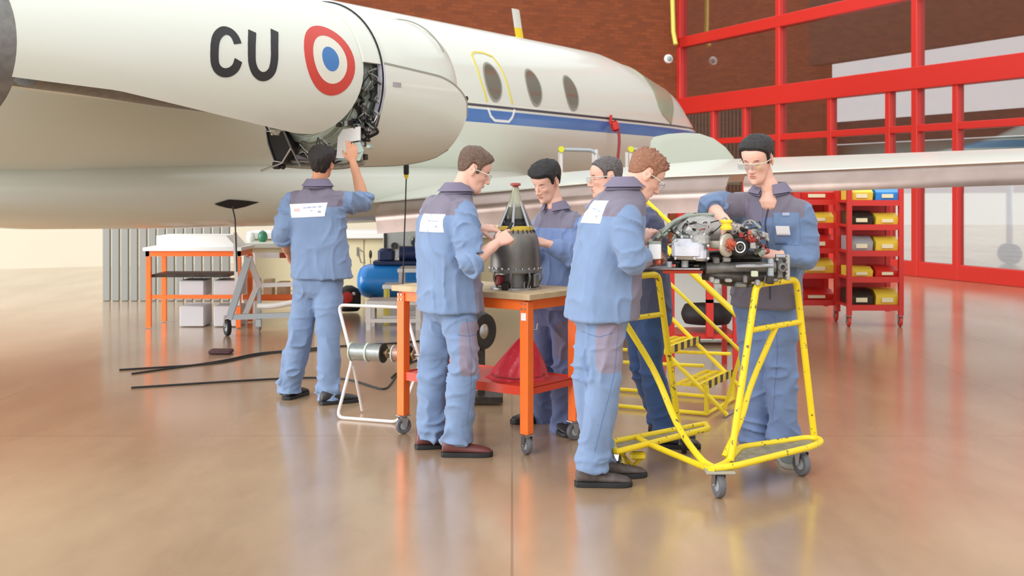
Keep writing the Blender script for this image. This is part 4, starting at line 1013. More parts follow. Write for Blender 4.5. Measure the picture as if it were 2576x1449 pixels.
# F ---- older man behind
fF = V(-.55,-.6,0)
F_ = person('older man in dark jacket and jeans standing behind the red-haired man', P(1640,467+4530/6.95,6.95),
  V(-.75,-.66,0), SP([(1618,790,6.98,.175,.135),(1612,700,6.97,.175,.135),(1602,610,6.95,.185,.135),(1594,560,6.94,.185,.125),(1580,525,6.93,.155,.1),(1565,505,6.92,.10,.08),(1553,490,6.9,.065,.065)]),
  P(1524,447,6.88), V(-.97,-.15,-.10), V(-.1,0,1), P(1552,500,6.9),
  [(P(1560,560,7.08),P(1560,660,6.95),P(1590,620,6.80)), (P(1625,560,6.80),P(1628,660,6.70),P(1600,640,6.55))],
  [(P(1606,800,7.05),P(1612,920,7.05),P(1664,1045,7.15)), (P(1632,800,6.92),P(1638,920,6.88),P(1672,1075,6.88))],
  [(P(1664,1060,7.17), V(.8,-.4,0)), (P(1672,1090,6.88), V(1,-.15,0))],
  H_grey, dict(nape=-.06,burn=-.02,front=.070,side=.004,top=.008,rough=.004,freq=80), SKIN, JF, TJ, S_black, glasses=True, sleeves=(1,1),
  hands=[(V(.5,-.6,.2), V(-.2,-.4,.9), -1, (30,45,30), 25), (V(.2,-.6,.5), V(-.4,-.3,.8), 1, (30,45,30), 25)], seed=66, legr=.86, jname='dark_jacket')

def leg_seam(P_, pts, Y, d, m_=None):
    tr_ = [c for c in P_[0].children if c.name.startswith('trousers')][0]
    seam(bvh_of(tr_), [P(x,y,Y) for x,y in pts], d, .0017, 'side_seam', m_ or mat('seam_thread', (96,120,164), .9), tr_, off=.0005, sub=14)
leg_seam(B_, [(1172,800),(1186,900),(1182,1000),(1172,1080)], 6.5, V(0,1,0)); leg_seam(B_, [(1150,845),(1180,850),(1200,845)], 6.5, V(0,1,0))
leg_seam(D_, [(1560,830),(1548,950),(1520,1060),(1500,1150)], 5.8, V(0,1,0)); leg_seam(D_, [(1470,845),(1510,852),(1545,840)], 5.8, V(0,1,0))
leg_seam(E_, [(1962,800),(1972,900),(1968,1000),(1966,1080)], 6.3, V(0,1,0))
leg_seam(A_, [(852,735),(856,850),(848,960)], 8.1, V(0,1,0))
# ------------------------------------------------------------------ casters
def caster(par, c, R=0.05, axle=V(0,1,0), wheel_m=None, h=0.11, name='caster', trail=V(0,0,0), th=.032):
    """swivel caster: c = point on the floor under the wheel"""
    wheel_m = wheel_m or M_rubber; axle = Vector(axle).normalized(); d = axle.cross(UP).normalized()
    hub = c+V(0,0,R); topc = c+trail+V(0,0,h)
    f_ = MB().box(topc, (.075,.06,.006), (d, axle, UP)).lathe([(.022,-.018),(.026,-.006),(.022,0)], topc, UP, 18)
    for s in (-1, 1):
        a = hub+axle*(th/2+.008)*s; b = topc+axle*(th/2+.008)*s-V(0,0,.012)
        f_.prism([a+d*.012, a-d*.012, b-d*.025, b+d*.025], axle*.003*s)
    f_.tube([hub-axle*(th/2+.016), hub+axle*(th/2+.016)], .006, 8)
    cs_ = f_.build(name, M_steel, par)
    MB().lathe([(R*.35,-th*.35),(R*.62,-th*.35),(R*.7,-th*.5),(R*.93,-th*.45),(R,-th*.2),(R,th*.2),(R*.93,th*.45),(R*.7,th*.5),(R*.62,th*.35),(R*.35,th*.35)], hub, axle, 28).build('wheel', wheel_m, cs_)
    MB().lathe([(R*.62,-th*.3),(R*.3,-th*.42),(.004,-th*.42),(.004,th*.42),(R*.3,th*.42),(R*.62,th*.3)], hub, axle, 20).build('hub', M_grey, cs_)
    return cs_
# ------------------------------------------------------------------ orange workbench
tN = PZ(1325,1143,0); e1 = V(-.80,.60,0); e2 = V(.60,.80,0)    # near corner, left edge, right edge directions
TL, TW, TH = .93, .48, .905
t = thing('workbench', 'orange steel workbench on casters with a worn plywood top in the middle', 'table', tN)
cen = tN+e1*TL/2+e2*TW/2
MB().box(cen+V(0,0,TH-.018), (TL+.11, TW+.10, .034), (e1, e2, UP), .003).build('tabletop', M_wood, t, smooth=False)
mb = MB()
for a, b in ((0,0),(1,0)):
    pass
fr = MB()
zr = TH-.036-.030
fr.beam(tN+V(0,0,zr), tN+e1*TL+V(0,0,zr), .034, .058); fr.beam(tN+e2*TW+V(0,0,zr), tN+e1*TL+e2*TW+V(0,0,zr), .034, .058)
fr.beam(tN+V(0,0,zr), tN+e2*TW+V(0,0,zr), .034, .058); fr.beam(tN+e1*TL+V(0,0,zr), tN+e1*TL+e2*TW+V(0,0,zr), .034, .058)
fr.build('apron_frame', M_orange, t, bevel=.002)
for a in (0, 1):
    for b in (0, 1):
        p = tN+e1*TL*a+e2*TW*b
        leg = MB().box(p+V(0,0,(.115+zr+.02)/2), (.056,.056,zr+.02-.115), (e1, e2, UP)).build('leg', M_orange, t, bevel=.003)
        bl = MB()
        for q in (.012,-.012):
            for zz in (.0,.03): bl.lathe([(.006,0),(.006,.005),(.001,.006)], p-e2*.028+e1*q+V(0,0,zr-.01+zz-.01), -e2, 8)
        bl.build('bolt', M_steel, leg)
        caster(t, p, .05, V(.9,.43,0) if a+b != 1 else V(.5,-.86,0), h=.112)
shc = cen+V(0,0,.355)
MB().box(shc+V(0,0,.014), (TL+.02,TW+.03,.008), (e1,e2,UP)).box(shc-e2*(TW/2+.01), (TL+.02,.008,.05), (e1,e2,UP)).box(shc+e2*(TW/2+.01), (TL+.02,.008,.05), (e1,e2,UP)).box(shc-e1*(TL/2+.006), (.008,TW+.03,.05), (e1,e2,UP)).box(shc+e1*(TL/2+.006), (.008,TW+.03,.05), (e1,e2,UP)).build('lower_shelf', mat('red_orange_shelf_enamel', (214,70,44), .35), t, smooth=False)
MB().box(tN-e2*.030+V(0,0,.775)+e1*.0, (.034,.003,.042), (e1,e2,UP)).build('sticker', M_pwhite, t)
MB().tube([tN+e2*.0-e1*.0+V(0.034,-.0,.70), tN+V(.055,.01,.70), tN+V(.06,.01,.735)], .006, 8).build('hook', M_steel, t)
# crumpled red hood on the lower shelf
c = lerp(P(1292,940,7.0), P(1292,940,7.0), 0); c.z = .375
c = V(.035, 7.05, .374)
rows = []
for i in range(15):
    k = i/14; R_ = .155*(1-k)**.75+.012; ring = []
    for j in range(40):
        a = 2*math.pi*j/40; rr = R_*(1+.07*math.sin(5*a+k*3)+.05*math.sin(9*a-2*k))
        if i == 0: rr *= 1.08
        ring.append(c+V(rr*math.cos(a)+.05*k, rr*math.sin(a)*.9, .255*k**.85))
    rows.append(ring)
t = thing('engine_blanking_cover', 'crumpled red cone-shaped cover standing on the lower orange shelf', 'cover', c)
MB().loft(rows).build('cover', M_redplastic, t, angle=70)
MB().tube([c+V(.05,0,.25), c+V(.062,0,.29), c+V(.066,0,.30)], .008, 8).build('tip', M_steel, t)
MB().torus(c+V(0,0,.022), .158, .005, UP, 40, 6).build('rim_cord', M_redf, t)
# ------------------------------------------------------------------ turbine hot section standing on the bench
tc_ = V((1297-CX)/F*7.03, 7.03, TH-.001); k = 7.03/3000
def pr(lst, y0=716): return [(r*k, (y0-y)*k) for r, y in lst]
t = thing('engine_section', 'cone-shaped grey turbine engine part with spider struts and red cap, upright on the orange bench', 'engine part', tc_)
MB().lathe(pr([(1,716),(64,716),(64,711),(58,709),(50,709)]), tc_, UP, 56).build('base_flange', M_steel, t)
cb = MB().lathe(pr([(47,711),(47,672),(45,670)]), tc_, UP, 56).build('lower_casing', M_dsteel, t)
MB().lathe(pr([(47,675),(66,674),(67,669),(66,665),(64,664)]), tc_, UP, 56).build('mid_flange', M_dsteel, t)
MB().lathe(pr([(64,665),(64,645),(62,620),(59,600),(55,585),(49,574),(42,568),(38,568)]), tc_, UP, 56).build('bell_casing', mat('heat_stained_casing', (120,116,110), .42, .65, noise=.22, nscale=7), t)
MB().lathe(pr([(44,572),(45,566),(44,560),(36,558),(36,570)]), tc_, UP, 56).build('yellow_ring', mat('ochre_ring_paint', (205,175,62), .45), t)
MB().lathe(pr([(33,560),(33,552),(28,548),(28,540)]), tc_, UP, 48).build('black_seal', M_black, t)
MB().lathe(pr([(27,548),(26,532),(22,518),(17,507),(10,500)]), tc_, UP, 48).build('inner_dome', mat('oily_inner_dome', (108,108,96), .3, .6), t)
MB().lathe(pr([(19,512),(20,506),(17,498),(12,480),(9,470),(9,462)]), tc_, UP, 36).build('nose_tube', mat('pale_olive_alloy', (176,174,150), .4, .4), t)
MB().lathe(pr([(7,464),(7,459),(13,457),(13,452),(8,450),(1,450)]), tc_, UP, 28).build('red_cap', mat('dull_red_cap', (172,84,74), .5), t)
for q in range(6):
    a = math.radians(20+60*q); d = V(math.cos(a), math.sin(a), 0)
    MB().tube([tc_+d*42*k+V(0,0,154*k), tc_+d*15*k+V(0,0,216*k)], [.0105,.009], 10).build('strut', M_steel, t)
mb = MB()
for q in range(24):
    a = 2*math.pi*q/24; d = V(math.cos(a), math.sin(a), 0); mb.lathe([(.006,0),(.006,.010),(.002,.011)], tc_+d*65*k+V(0,0,51*k), UP, 6)
mb.build('flange_bolts', M_steel, t)
mb = MB()
for q in range(24):
    a = 2*math.pi*(q+.5)/24; d = V(math.cos(a), math.sin(a), 0); mb.tube([tc_+d*(46)*k+V(0,0,148*k), tc_+d*50*k+V(0,0,141*k)], .004, 6)
mb.build('collar_bolts', M_dark, t)
for a in (-100,-60,-140,-20,60):
    d = V(math.cos(math.radians(a)), math.sin(math.radians(a)), 0)
    MB().tube([tc_+d*66*k+V(0,0,45*k), tc_+d*72*k+V(0,0,30*k), tc_+d*60*k+V(0,0,10*k), tc_+d*62*k+V(0,0,1*k)], .006, 8, bend=.02).build('pipe', M_dsteel, t)
for a, m_, sz in ((-135,M_redf,(.045,.045,.06)),(-115,M_dark,(.05,.04,.05)),(-50,M_black,(.06,.035,.07)),(-38,M_dsteel,(.05,.05,.08))):
    d = V(math.cos(math.radians(a)), math.sin(math.radians(a)), 0); MB().box(tc_+d*58*k+V(0,0,(24 if m_ is not M_dark else 10)*k), sz, (V(-d.y,d.x,0), d, UP), .008).build('accessory', m_, t)
MB().tube([tc_+V(.05,-.125,.004)+V(0,0,.004), tc_+V(.085,-.12,.008), tc_+V(.085,-.12,.045), tc_+V(.05,-.125,.045)], .006, 8, closed=True).build('handle_loop', M_steel, t)
MB().tube([tc_+V(.0,-.135,.1), tc_+V(.0,-.14,.15), tc_+V(.0,-.115,.28)], .0035, 8).build('seam_pipe', M_steel, t)
# ------------------------------------------------------------------ tool in the hand of the man at the bench
a = P(1270,592,6.66); b_ = P(1288,562,6.74)
tag(MB().tube([a, lerp(a,b_,.3), b_], [.011,.012,.008], 12, round_ends=True).build('hand_tool', M_black), 'short black tool held by the man in profile at the bench', 'tool')
# ------------------------------------------------------------------ wheel/tyre standing behind the bench
def tyre(mb, c, R, r, ax, n=48): 
    return mb.lathe([(R-2*r*.95,-r*.5),(R-r*.9,-r*.85),(R-r*.3,-r*.8),(R-.01,-r*.45),(R,-r*.1),(R,r*.1),(R-.01,r*.45),(R-r*.3,r*.8),(R-r*.9,r*.85),(R-2*r*.95,r*.5)], c, ax, n)
c = P(1210,833,8.2)
t = thing('spare_wheel', 'black wheel on a stand half hidden behind the man at the orange bench', 'wheel', V(c.x, c.y, 0))
ax = V(.80,-.6,0).normalized(); tyre(MB(), c, .135, .05, ax).build('tyre', M_black, t)
MB().lathe([(.05,-.03),(.065,-.02),(.065,.02),(.05,.03),(.015,.04),(.001,.04)], c, ax, 24).build('hub', M_steel, t)
MB().box(V(c.x,c.y,.04)+V(0,.1,0), (.3,.26,.04)).beam(V(c.x,c.y+.12,.04), c+V(0,.12,0), .05, .05).beam(c+V(0,.12,0), c-ax*0, .03, .03).build('stand', M_dark, t)
# ------------------------------------------------------------------ wire spool stand
z0 = .012
def bent(px, py, z=None, Y=None): return PZ(px,py,z) if z is not None else P(px,py,Y)
Yf = 4530/(1055-467)
s_bl = PZ(848,1050,z0); s_br = PZ(1003,1062,z0)                 # front foot tube
s_bk1 = PZ(911,1033,z0); s_bk2 = s_bk1+(s_br-s_bl)*1.02         # rear feet
t = thing('spool_stand', 'white bent-tube stand holding two wire reels on the floor left of the orange bench', 'stand', (s_bl+s_br)/2)
tl = P(851,767,8.02); tr = tl+(s_br-s_bl)*1.12
rod = .011
MB().tube([lerp(tl,tr,.5), tl, P(886,905,7.86), s_bl, lerp(s_bl,s_br,.5)], rod, 10, bend=.05).tube([lerp(tl,tr,.5), tr, tr+(P(886,905,7.86)-tl), s_br, lerp(s_bl,s_br,.5)], rod, 10, bend=.05).build('tube_frame', M_lgrey, t)
for p0, p1 in ((P(886,905,7.86), s_bk1), (P(886,905,7.86)+(tr-tl), s_bk2)):
    MB().tube([p0+(tl-P(886,905,7.86))*.0, p1], rod*.85, 10).build('rear_leg', M_lgrey, t)
axl, axr = P(886,884,7.86), P(886,884,7.86)+(tr-tl)
MB().tube([axl, axr], .008, 8).build('axle', M_steel, t)
sa = (axr-axl).normalized()
def spool(p0, L, R, name, lab, wm, mid=None):
    s_ = thing(name, lab, 'reel', p0); 
    MB().lathe([(R*1.0,0),(R*1.0,L)], p0, sa, 36).build('wire_winding', wm, s_)
    for q, m_ in ((0, mat('pale_green_flange', (188,205,190), .4)), (L, M_black)):
        MB().lathe([(.012,-.004),(R*1.13,-.004),(R*1.13,.004),(.012,.004)], p0+sa*q, sa, 36).build('flange', m_, s_)
    if mid: MB().lathe([(R*1.14,-.006),(R*1.14,.006)], p0+sa*mid, sa, 36).build('divider_disc', mat('pale_green_flange', (188,205,190), .4), s_)
    MB().lathe([(.014,0),(.014,.02),(.03,.022),(.03,.03),(.012,.03)], p0+sa*(L+.004), sa, 20).build('hub', mat('bronze_hub', (150,125,90), .4, .5), s_)
wire = mat('silvery_wire_winding', (178,184,182), .3, .8, noise=.1, nscale=40)
spool(lerp(axl, axr, .02)-sa*.01, .23, .056, 'wire_reel', 'long silvery wire reel on the left side of the white tube stand', wire, .12)
spool(lerp(axl, axr, .62), .11, .05, 'wire_reel', 'shorter wire reel with red core behind the left leg of the orange bench', mat('dull_wire_winding', (176,140,130), .35, .6, noise=.2, nscale=40))
# ------------------------------------------------------------------ floor cables
def cable(pts, lab, r_=.007):
    tag(MB().tube([PZ(x,y,r_) for x,y in pts], r_, 8, bend=.35).build('floor_cable', M_cable), lab, 'cable')
cable([(330,975),(545,961),(700,952),(800,949),(880,953),(930,970),(968,981),(985,965),(1003,935),(1040,905),(1120,895)], 'black cable running across the floor nearest the spool stand and up to its right side')
cable([(330,940),(560,908),(640,889),(720,882),(830,872),(900,868),(985,864),(1070,856),(1160,852)], 'upper black cable on the floor crossing behind the man under the engine')
cable([(300,930),(548,915),(620,898),(690,886),(760,884),(840,876)], 'thin black cable close beside the upper floor cable at the left edge')
cable([(985,950),(1000,935),(1060,945),(1130,950),(1180,940)], 'short black cable loop on the floor under the orange bench')
tag(MB().box(PZ(556,884,.02), (.20,.16,.035), bev=.01).build('rubber_mat', mat('dark_red_rubber', (78,50,54), .7)), 'small dark flat rubber block on the floor at the left', 'block')
# ------------------------------------------------------------------ yellow engine cart
t = thing('engine_cart', 'chipped yellow tubular trolley on grey casters carrying the engine at the right', 'cart', V(.95,6.2,0))
zb = .155; R_ = .0165
n1 = PZ(1838,1158,zb); f1 = PZ(2048,1098,zb); f0 = PZ(1705,1063,zb); n0 = f0+(n1-f1)
cartm = M_yellow
mb = MB(); tpl = P(1903,716,5.98); tpr = P(2003,706,6.30); tpl = V(tpl.x,tpl.y,1.015); tpr = V(tpr.x,tpr.y,1.015)
mb.tube([n1, lerp(n1,tpl,.9)+V(0,0,0), tpl, tpr, lerp(f1,tpr,.9), f1], R_*1.1, 12, bend=.06); mb.build('right_upright', cartm, t)
off = (f0-f1)
mb = MB().tube([n0, lerp(n0,tpl+off,.9), tpl+off, tpr+off, lerp(f0,tpr+off,.9), f0], R_*1.1, 12, bend=.06); mb.build('left_upright', cartm, t)
ra, rb = lerp(n1,tpl,.735), lerp(f1,tpr,.735)
MB().tube([ra, rb], R_*.9, 10).build('cross_bar', cartm, t); MB().tube([ra+off, rb+off], R_*.9, 10).build('cross_bar', cartm, t)
mid = lerp(ra,rb,.5); base_mid = lerp(n1,n0,.08)+V(0,0,.02)
MB().tube([mid, P(1885,975,6.15), P(1868,1050,6.05), lerp(n1, f1, .06)+V(-.05,.05,.0)], R_*.95, 12, bend=.15).build('diagonal_brace', cartm, t)
q = lerp(ra+off, rb+off, .28)
MB().tube([q, P(1650,935,6.35), P(1705,1078,6.15), P(1765,1160,5.95), P(1798,1178,5.86)], R_*1.05, 12, bend=.25).build('diagonal_brace', cartm, t)
# base
wv = (n0-n1).normalized(); lv = (f1-n1).normalized()
fcn = PZ(1790,1180,zb-.01)
mb = MB(); w2 = .11
pl = [n1-lv*.10+wv*.06, f1+lv*.07+wv*.02, f1+lv*.07-wv*.02+wv*.0, n1-lv*.10-wv*.06]
def rail(a, b, off_=0): return MB().tube([a, b], R_*.95, 12)
MB().tube([fcn, lerp(fcn, n1, .5)+lv*.04, PZ(1862,1125,zb), PZ(2030,1101,zb), PZ(2062,1104,zb), PZ(2066,1112,zb), PZ(2040,1124,zb), PZ(1850,1172,zb), fcn+V(.0,.01,0)], R_, 12, bend=.05).build('base_rail', cartm, t)
MB().tube([fcn+V(0,0,-.005), P(1765,1172,5.93)+V(0,0,-.0), PZ(1640,1120,zb), PZ(1600,1100,zb)], R_*.95, 12, bend=.08).build('connecting_rail', cartm, t)
a1, a2, a3, a4 = PZ(1538,1112,zb), PZ(1775,1066,zb), PZ(1783,1078,zb), PZ(1548,1137,zb)
MB().tube([a1, a2, a3, a4], R_, 12, closed=True, bend=.03).build('base_rail', cartm, t)
M_grate = mat('worn_tread_plate', (150,142,118), .55, .3, noise=.3, nscale=30)
MB().prism([a1+V(0,0,-.004), a2+V(0,0,-.004), a3+V(0,0,-.004), a4+V(0,0,-.004)], V(0,0,-.006)).build('foot_plate', M_grate, t)
MB().prism([fcn+V(0,.02,-.004), PZ(1862,1128,zb-.004), PZ(2040,1103,zb-.004), PZ(2050,1118,zb-.004), PZ(1850,1170,zb-.004)], V(0,0,-.006)).build('foot_plate', M_grate, t)
MB().box(PZ(1812,1188,zb-.025)+V(0,.02,0), (.14,.10,.012), bev=.003).build('caster_plate', mat('grey_chipped_plate', (170,165,150), .5, .3), t)
caster(t, PZ(1811,1256,0)+V(0,.03,0), .062, V(.98,.2,0), h=.135, th=.036)
caster(t, PZ(2020,1200,0)+V(0,.03,0), .062, V(.92,.38,0), h=.135, th=.036)
caster(t, PZ(1728,1150,0)+V(0,.1,0), .05, V(.98,-.2,0), M_black, h=.135)
c4 = caster(t, PZ(1560,1188,0)+V(0,.04,0), .05, V(.7,.7,0), mat('dirty_yellow_wheel', (205,180,60), .5, noise=.3, nscale=30), h=.135)
MB().box(P(1604,1146,6.28), (.08,.05,.04), bev=.01).tube([P(1560,1138,6.30), P(1592,1172,6.32), P(1618,1148,6.30)], .012, 8).build("brake_lever", cartm, c4)
# ------------------------------------------------------------------ piston/turbine engine on the cart
ec = V(1.15,6.05,1.0)
t = thing('aircraft_engine', 'stripped grey aircraft engine with yellow cap and copper fittings, lying on the yellow cart', 'engine', V(1.12,6.1,1.0))
d_ = V(.95,-.30,0).normalized(); b_ = V(.30,.95,0)     # along and depth axes of the engine
# trays carrying it
MB().beam(P(1640,674,6.12), P(1772,674,6.0), .16, .008).build('tray', M_steel, t)
MB().tube([P(1668,683,6.05), P(1768,683,6.0)], .010, 10).build('red_bar', mat('red_orange_bar', (225,75,45), .4), t)
MB().tube([P(1760,673,6.0), P(1776,673,6.0)], .017, 14).build('end_cap', M_black, t)
MB().tube([P(1775,675,6.02), P(1950,672,6.02)], [.030,.028], 18).build('main_shaft', M_dsteel, t)
MB().tube([P(1850,670,5.97), P(1945,668,5.97)], .011, 10).build('push_rod', M_steel, t)
# upright bracket at the right end, on the cart bar
mb = MB().box(P(1937,675,6.0), (.028,.06,.10), bev=.006); mb.prism([P(x,y,5.97) for x,y in ((1927,697),(1943,697),(1941,712),(1929,712))], V(0,.05,0)); mb.build('mount_plate', M_grey, t)
MB().box(P(1957,675,6.08), (.05,.10,.11), bev=.012).lathe([(.024,-.002),(.024,.01),(.012,.012),(.012,-.002)], P(1967,672,6.0), V(.2,-1,0), 20).build('mount_block', M_dsteel, t)
mb = MB().box(P(1978,672,6.05), (.018,.09,.13), bev=.004)
for q in range(5): mb.lathe([(.004,0),(.004,.006)], P(1978,650+q*11,6.0), V(0,-1,0), 8)
mb.build('drilled_bracket', M_ceng, t)
MB().tube([P(1951,645,6.02), P(1975,645,6.02)], .012, 10).tube([P(1955,640,6.02), P(1955,655,6.02)], .009, 8).build('clamp', M_steel, t)
# lower casing
rows = []
for x, y, hh, dd in ((1768,692,12,.04),(1790,690,18,.07),(1830,694,26,.10),(1880,698,26,.11),(1920,696,20,.10),(1950,690,14,.07),(1968,686,8,.04)):
    c = P(x,y,6.08); rows.append([c+b_*dd*math.cos(a)+V(0,0,hh*.002*math.sin(a)) for a in [2*math.pi*j/20 for j in range(20)]])
MB().loft(rows).build('lower_casing', M_dark, t)
rnd = random.Random(3)
for j in range(16):
    x = 1790+j*10.5; MB().box(P(x, 706+rnd.uniform(-5,6), 6.0+rnd.uniform(-.04,.04)), (rnd.uniform(.015,.04), .04, rnd.uniform(.015,.04)), bev=.005).build('casing_lug', rnd.choice((M_dark, M_dsteel, M_ceng)), t)
MB().box(P(1898,689,5.96), (.035,.02,.03), bev=.004).build('connector', mat('pale_green_connector', (196,204,176), .4), t)
MB().box(P(1862,717,6.0), (.06,.05,.03), bev=.008).build('drain_block', M_dsteel, t)
# silver gearbox
g = MB().box(P(1735,630,5.98), (.16,.18,.085), (d_, b_, UP), .02); g.box(P(1722,612,6.0), (.11,.15,.05), (d_, b_, UP), .015); g.box(P(1763,640,5.95), (.07,.14,.06), (d_, b_, UP), .014)
g.build('gearbox', mat('bright_cast_aluminium', (205,206,214), .35, .35, noise=.08, nscale=20, bump=.15), t)
MB().box(P(1764,604,5.98), (.085,.12,.055), (d_, b_, UP), .014).build('gearbox_cover', M_ceng, t)
for x, y in ((1700,606),(1700,650),(1748,650),(1782,650),(1782,618),(1740,596),(1772,590),(1716,596)): MB().lathe([(.007,-.01),(.007,.009),(.002,.010)], P(x,y,5.885), -b_, 8).build('bolt', M_steel, t)
MB().tube([P(1723,655,5.98), P(1723,672,5.98)], .018, 14).tube([P(1684,658,5.98), P(1684,672,5.98)], .014, 14).build('support_foot', M_grey, t)
# main sloping grey-green casing at the left
rows = []
for x, y, hw, hh, Y in ((1640,612,.05,.022,6.05),(1655,596,.07,.032,6.08),(1690,570,.10,.04,6.14),(1722,552,.11,.035,6.2),(1745,545,.10,.022,6.24)):
    c = P(x,y,Y); rows.append([c+b_*hw*math.copysign(abs(math.cos(a))**.7, math.cos(a))+V(.35,0,.93)*hh*math.copysign(abs(math.sin(a))**.7, math.sin(a)) for a in [2*math.pi*j/24 for j in range(24)]])
MB().loft(rows).build('sloping_casing', M_green, t)
MB().tube([P(1652,600,6.0), P(1700,553,6.08), P(1745,540,6.12), P(1800,540,6.12)], .009, 10, bend=.05).build('fuel_rail', M_green, t)
MB().box(P(1646,633,5.97), (.064,.05,.075), bev=.004).build('white_box', M_pwhite, t)
MB().box(P(1646,612,5.98), (.066,.06,.022), bev=.004).build('box_lid', M_green, t)
for x in (1638,1658): MB().lathe([(.016,-.012),(.018,0),(.016,.012)], P(x,659,5.97), V(.9,-.4,0), 16).build('copper_plug', M_copper, t)
# upper cylinders/ribs
for j, (x, y) in enumerate(((1745,572),(1768,566),(1792,562))):
    MB().tube([P(x-30,y+38,6.0), P(x,y+4,6.08), P(x+22,y-8,6.2)], [.022,.026,.024], 14, bend=.05).build('intake_runner', M_ceng, t)
rows = []
for x, y, rr in ((1700,596,30),(1735,580,38),(1775,578,40),(1815,582,36),(1850,588,28)):
    c = P(x,y,6.12); rows.append([c+b_*rr*.0024*math.cos(a)+V(0,0,rr*.0019*math.sin(a)) for a in [2*math.pi*j/20 for j in range(20)]])
MB().loft(rows).build('crankcase', M_ceng, t)
# disc flange with copper hub
axf = V(.72,-.69,0)
MB().lathe([(.020,-.09),(.022,-.012),(.056,-.010),(.060,0),(.056,.010),(.030,.014),(.001,.014)], P(1828,617,5.93), axf, 36).build('disc_flange', mat('beige_disc', (190,184,168), .4, .4), t)
MB().lathe([(.026,.012),(.028,.03),(.014,.034),(.014,.05),(.001,.05)], P(1828,613,5.93), axf, 20).build('copper_hub', M_copper, t)
mb = MB()
for j in range(8):
    a = 2*math.pi*j/8; mb.ball(P(1828,617,5.93)+axf*.022+(V(.69,.72,0)*math.cos(a)+UP*math.sin(a))*.030, .006, 8)
mb.build('hub_bolts', M_copper, t)
# black starter with white ring
MB().lathe([(.040,-.10),(.048,-.06),(.048,0),(.040,.008),(.001,.008)], P(1862,622,5.95), V(.25,-.97,0), 32).build('starter_body', M_black, t)
MB().torus(P(1862,622,5.94), .026, .0035, V(.25,-.97,0), 32, 8).build('white_ring', M_pwhite, t)
MB().torus(P(1862,622,5.94), .012, .003, V(.25,-.97,0), 24, 6).build('starter_centre', M_dsteel, t)
# yellow cap and neck
MB().lathe([(.030,-.06),(.030,-.01),(.026,0)], P(1826,600,5.96)+V(0,0,.02), UP, 24).build('cap_neck', mat('grey_cap_neck', (170,172,176), .35, .4), t)
MB().lathe([(.028,0),(.030,.004),(.030,.014),(.026,.018),(.024,.018),(.024,.034),(.030,.036),(.031,.046),(.026,.050),(.001,.050)], P(1827,578,5.94), UP, 28).build('yellow_cap', mat('bright_yellow_cap', (240,215,55), .35), t)
MB().ball(P(1855,582,6.04), (.045,.045,.04)).build('bell_housing', mat('translucent_grey_cast', (176,168,152), .4, .3), t)
# fittings cluster to the right
rnd = random.Random(12)
for j in range(44):
    x = rnd.uniform(1862,1930); y = 570+(x-1862)*.45+rnd.uniform(-8,44); Y = rnd.uniform(5.93,6.1)
    m_ = rnd.choice((M_copper,M_copper,M_redf,M_redf,M_dark,M_dark,M_steel,M_ceng,M_black,M_green))
    if rnd.random() < .5: MB().box(P(x,y,Y), tuple(rnd.uniform(.014,.034) for _ in range(3)), bev=.004).build('fitting', m_, t)
    else:
        axx = V(rnd.uniform(-1,1), -1, rnd.uniform(-.6,.9)).normalized(); r0 = rnd.uniform(.008,.016); MB().lathe([(r0*.6,-.02),(r0,-.018),(r0,.006),(r0*.6,.008),(r0*.6,.02),(.001,.02)], P(x,y,Y), axx, 10).build('fitting', m_, t)
for j in range(30):
    x = rnd.uniform(1665,1900); y = 566+abs(x-1790)*.06+rnd.uniform(-14,26); pts = []
    if x < 1720: y += 14
    for q in range(4): pts.append(P(x+q*rnd.uniform(4,16)-10, y+rnd.uniform(-12,12), rnd.uniform(5.94,6.08)))
    MB().tube(pts, rnd.choice((.003,.004,.006)), 8, bend=.02).build('pipe', rnd.choice((M_dark,M_steel,M_steel,M_green,M_ceng,M_copper)), t)
for j in range(30):
    x = rnd.uniform(1690,1910); y = rnd.uniform(635,668); MB().box(P(x,y,rnd.uniform(6.0,6.14)), (rnd.uniform(.02,.05),.04,rnd.uniform(.015,.04)), bev=.005).build('casing_lug', rnd.choice((M_dark,M_dark,M_dsteel,M_ceng,M_black)), t)
rows = []
for x, y, rr in ((1690,650,14),(1740,652,16),(1800,650,20),(1870,648,20),(1915,650,14)):
    c = P(x,y,6.14); rows.append([c+b_*rr*.004*math.cos(a)+V(0,0,rr*.0021*math.sin(a)) for a in [2*math.pi*j/16 for j in range(16)]])
MB().loft(rows).build('sump', M_dark, t)
# ------------------------------------------------------------------ yellow rolling ladder
wd = V(.45,.893,0); up_ = V(-.893,.45,0)
t = thing('rolling_ladder', 'yellow warehouse ladder with black and yellow step edges behind the engine cart', 'ladder', V(1.2,8.0,0))
L0 = V(1.255,7.81,0); Wd = .62
M_haz = mat('yellow_black_step_edge', (212,186,60), .5); nt = M_haz.node_tree; b = nt.nodes['Principled BSDF']; tcn = nt.nodes.new('ShaderNodeTexCoord'); sx = nt.nodes.new('ShaderNodeSeparateXYZ'); nt.links.new(tcn.outputs['UV'], sx.inputs[0])
ck = nt.nodes.new('ShaderNodeTexChecker'); ck.inputs['Scale'].default_value = 1; ck.inputs['Color1'].default_value = (*s2l((30,28,30)),1); ck.inputs['Color2'].default_value = (*s2l((212,186,60)),1); nt.links.new(tcn.outputs['UV'], ck.inputs['Vector']); nt.links.new(ck.outputs[0], b.inputs['Base Color'])
steps = [(0,.20),(1,.425),(2,.64),(3,.845)]
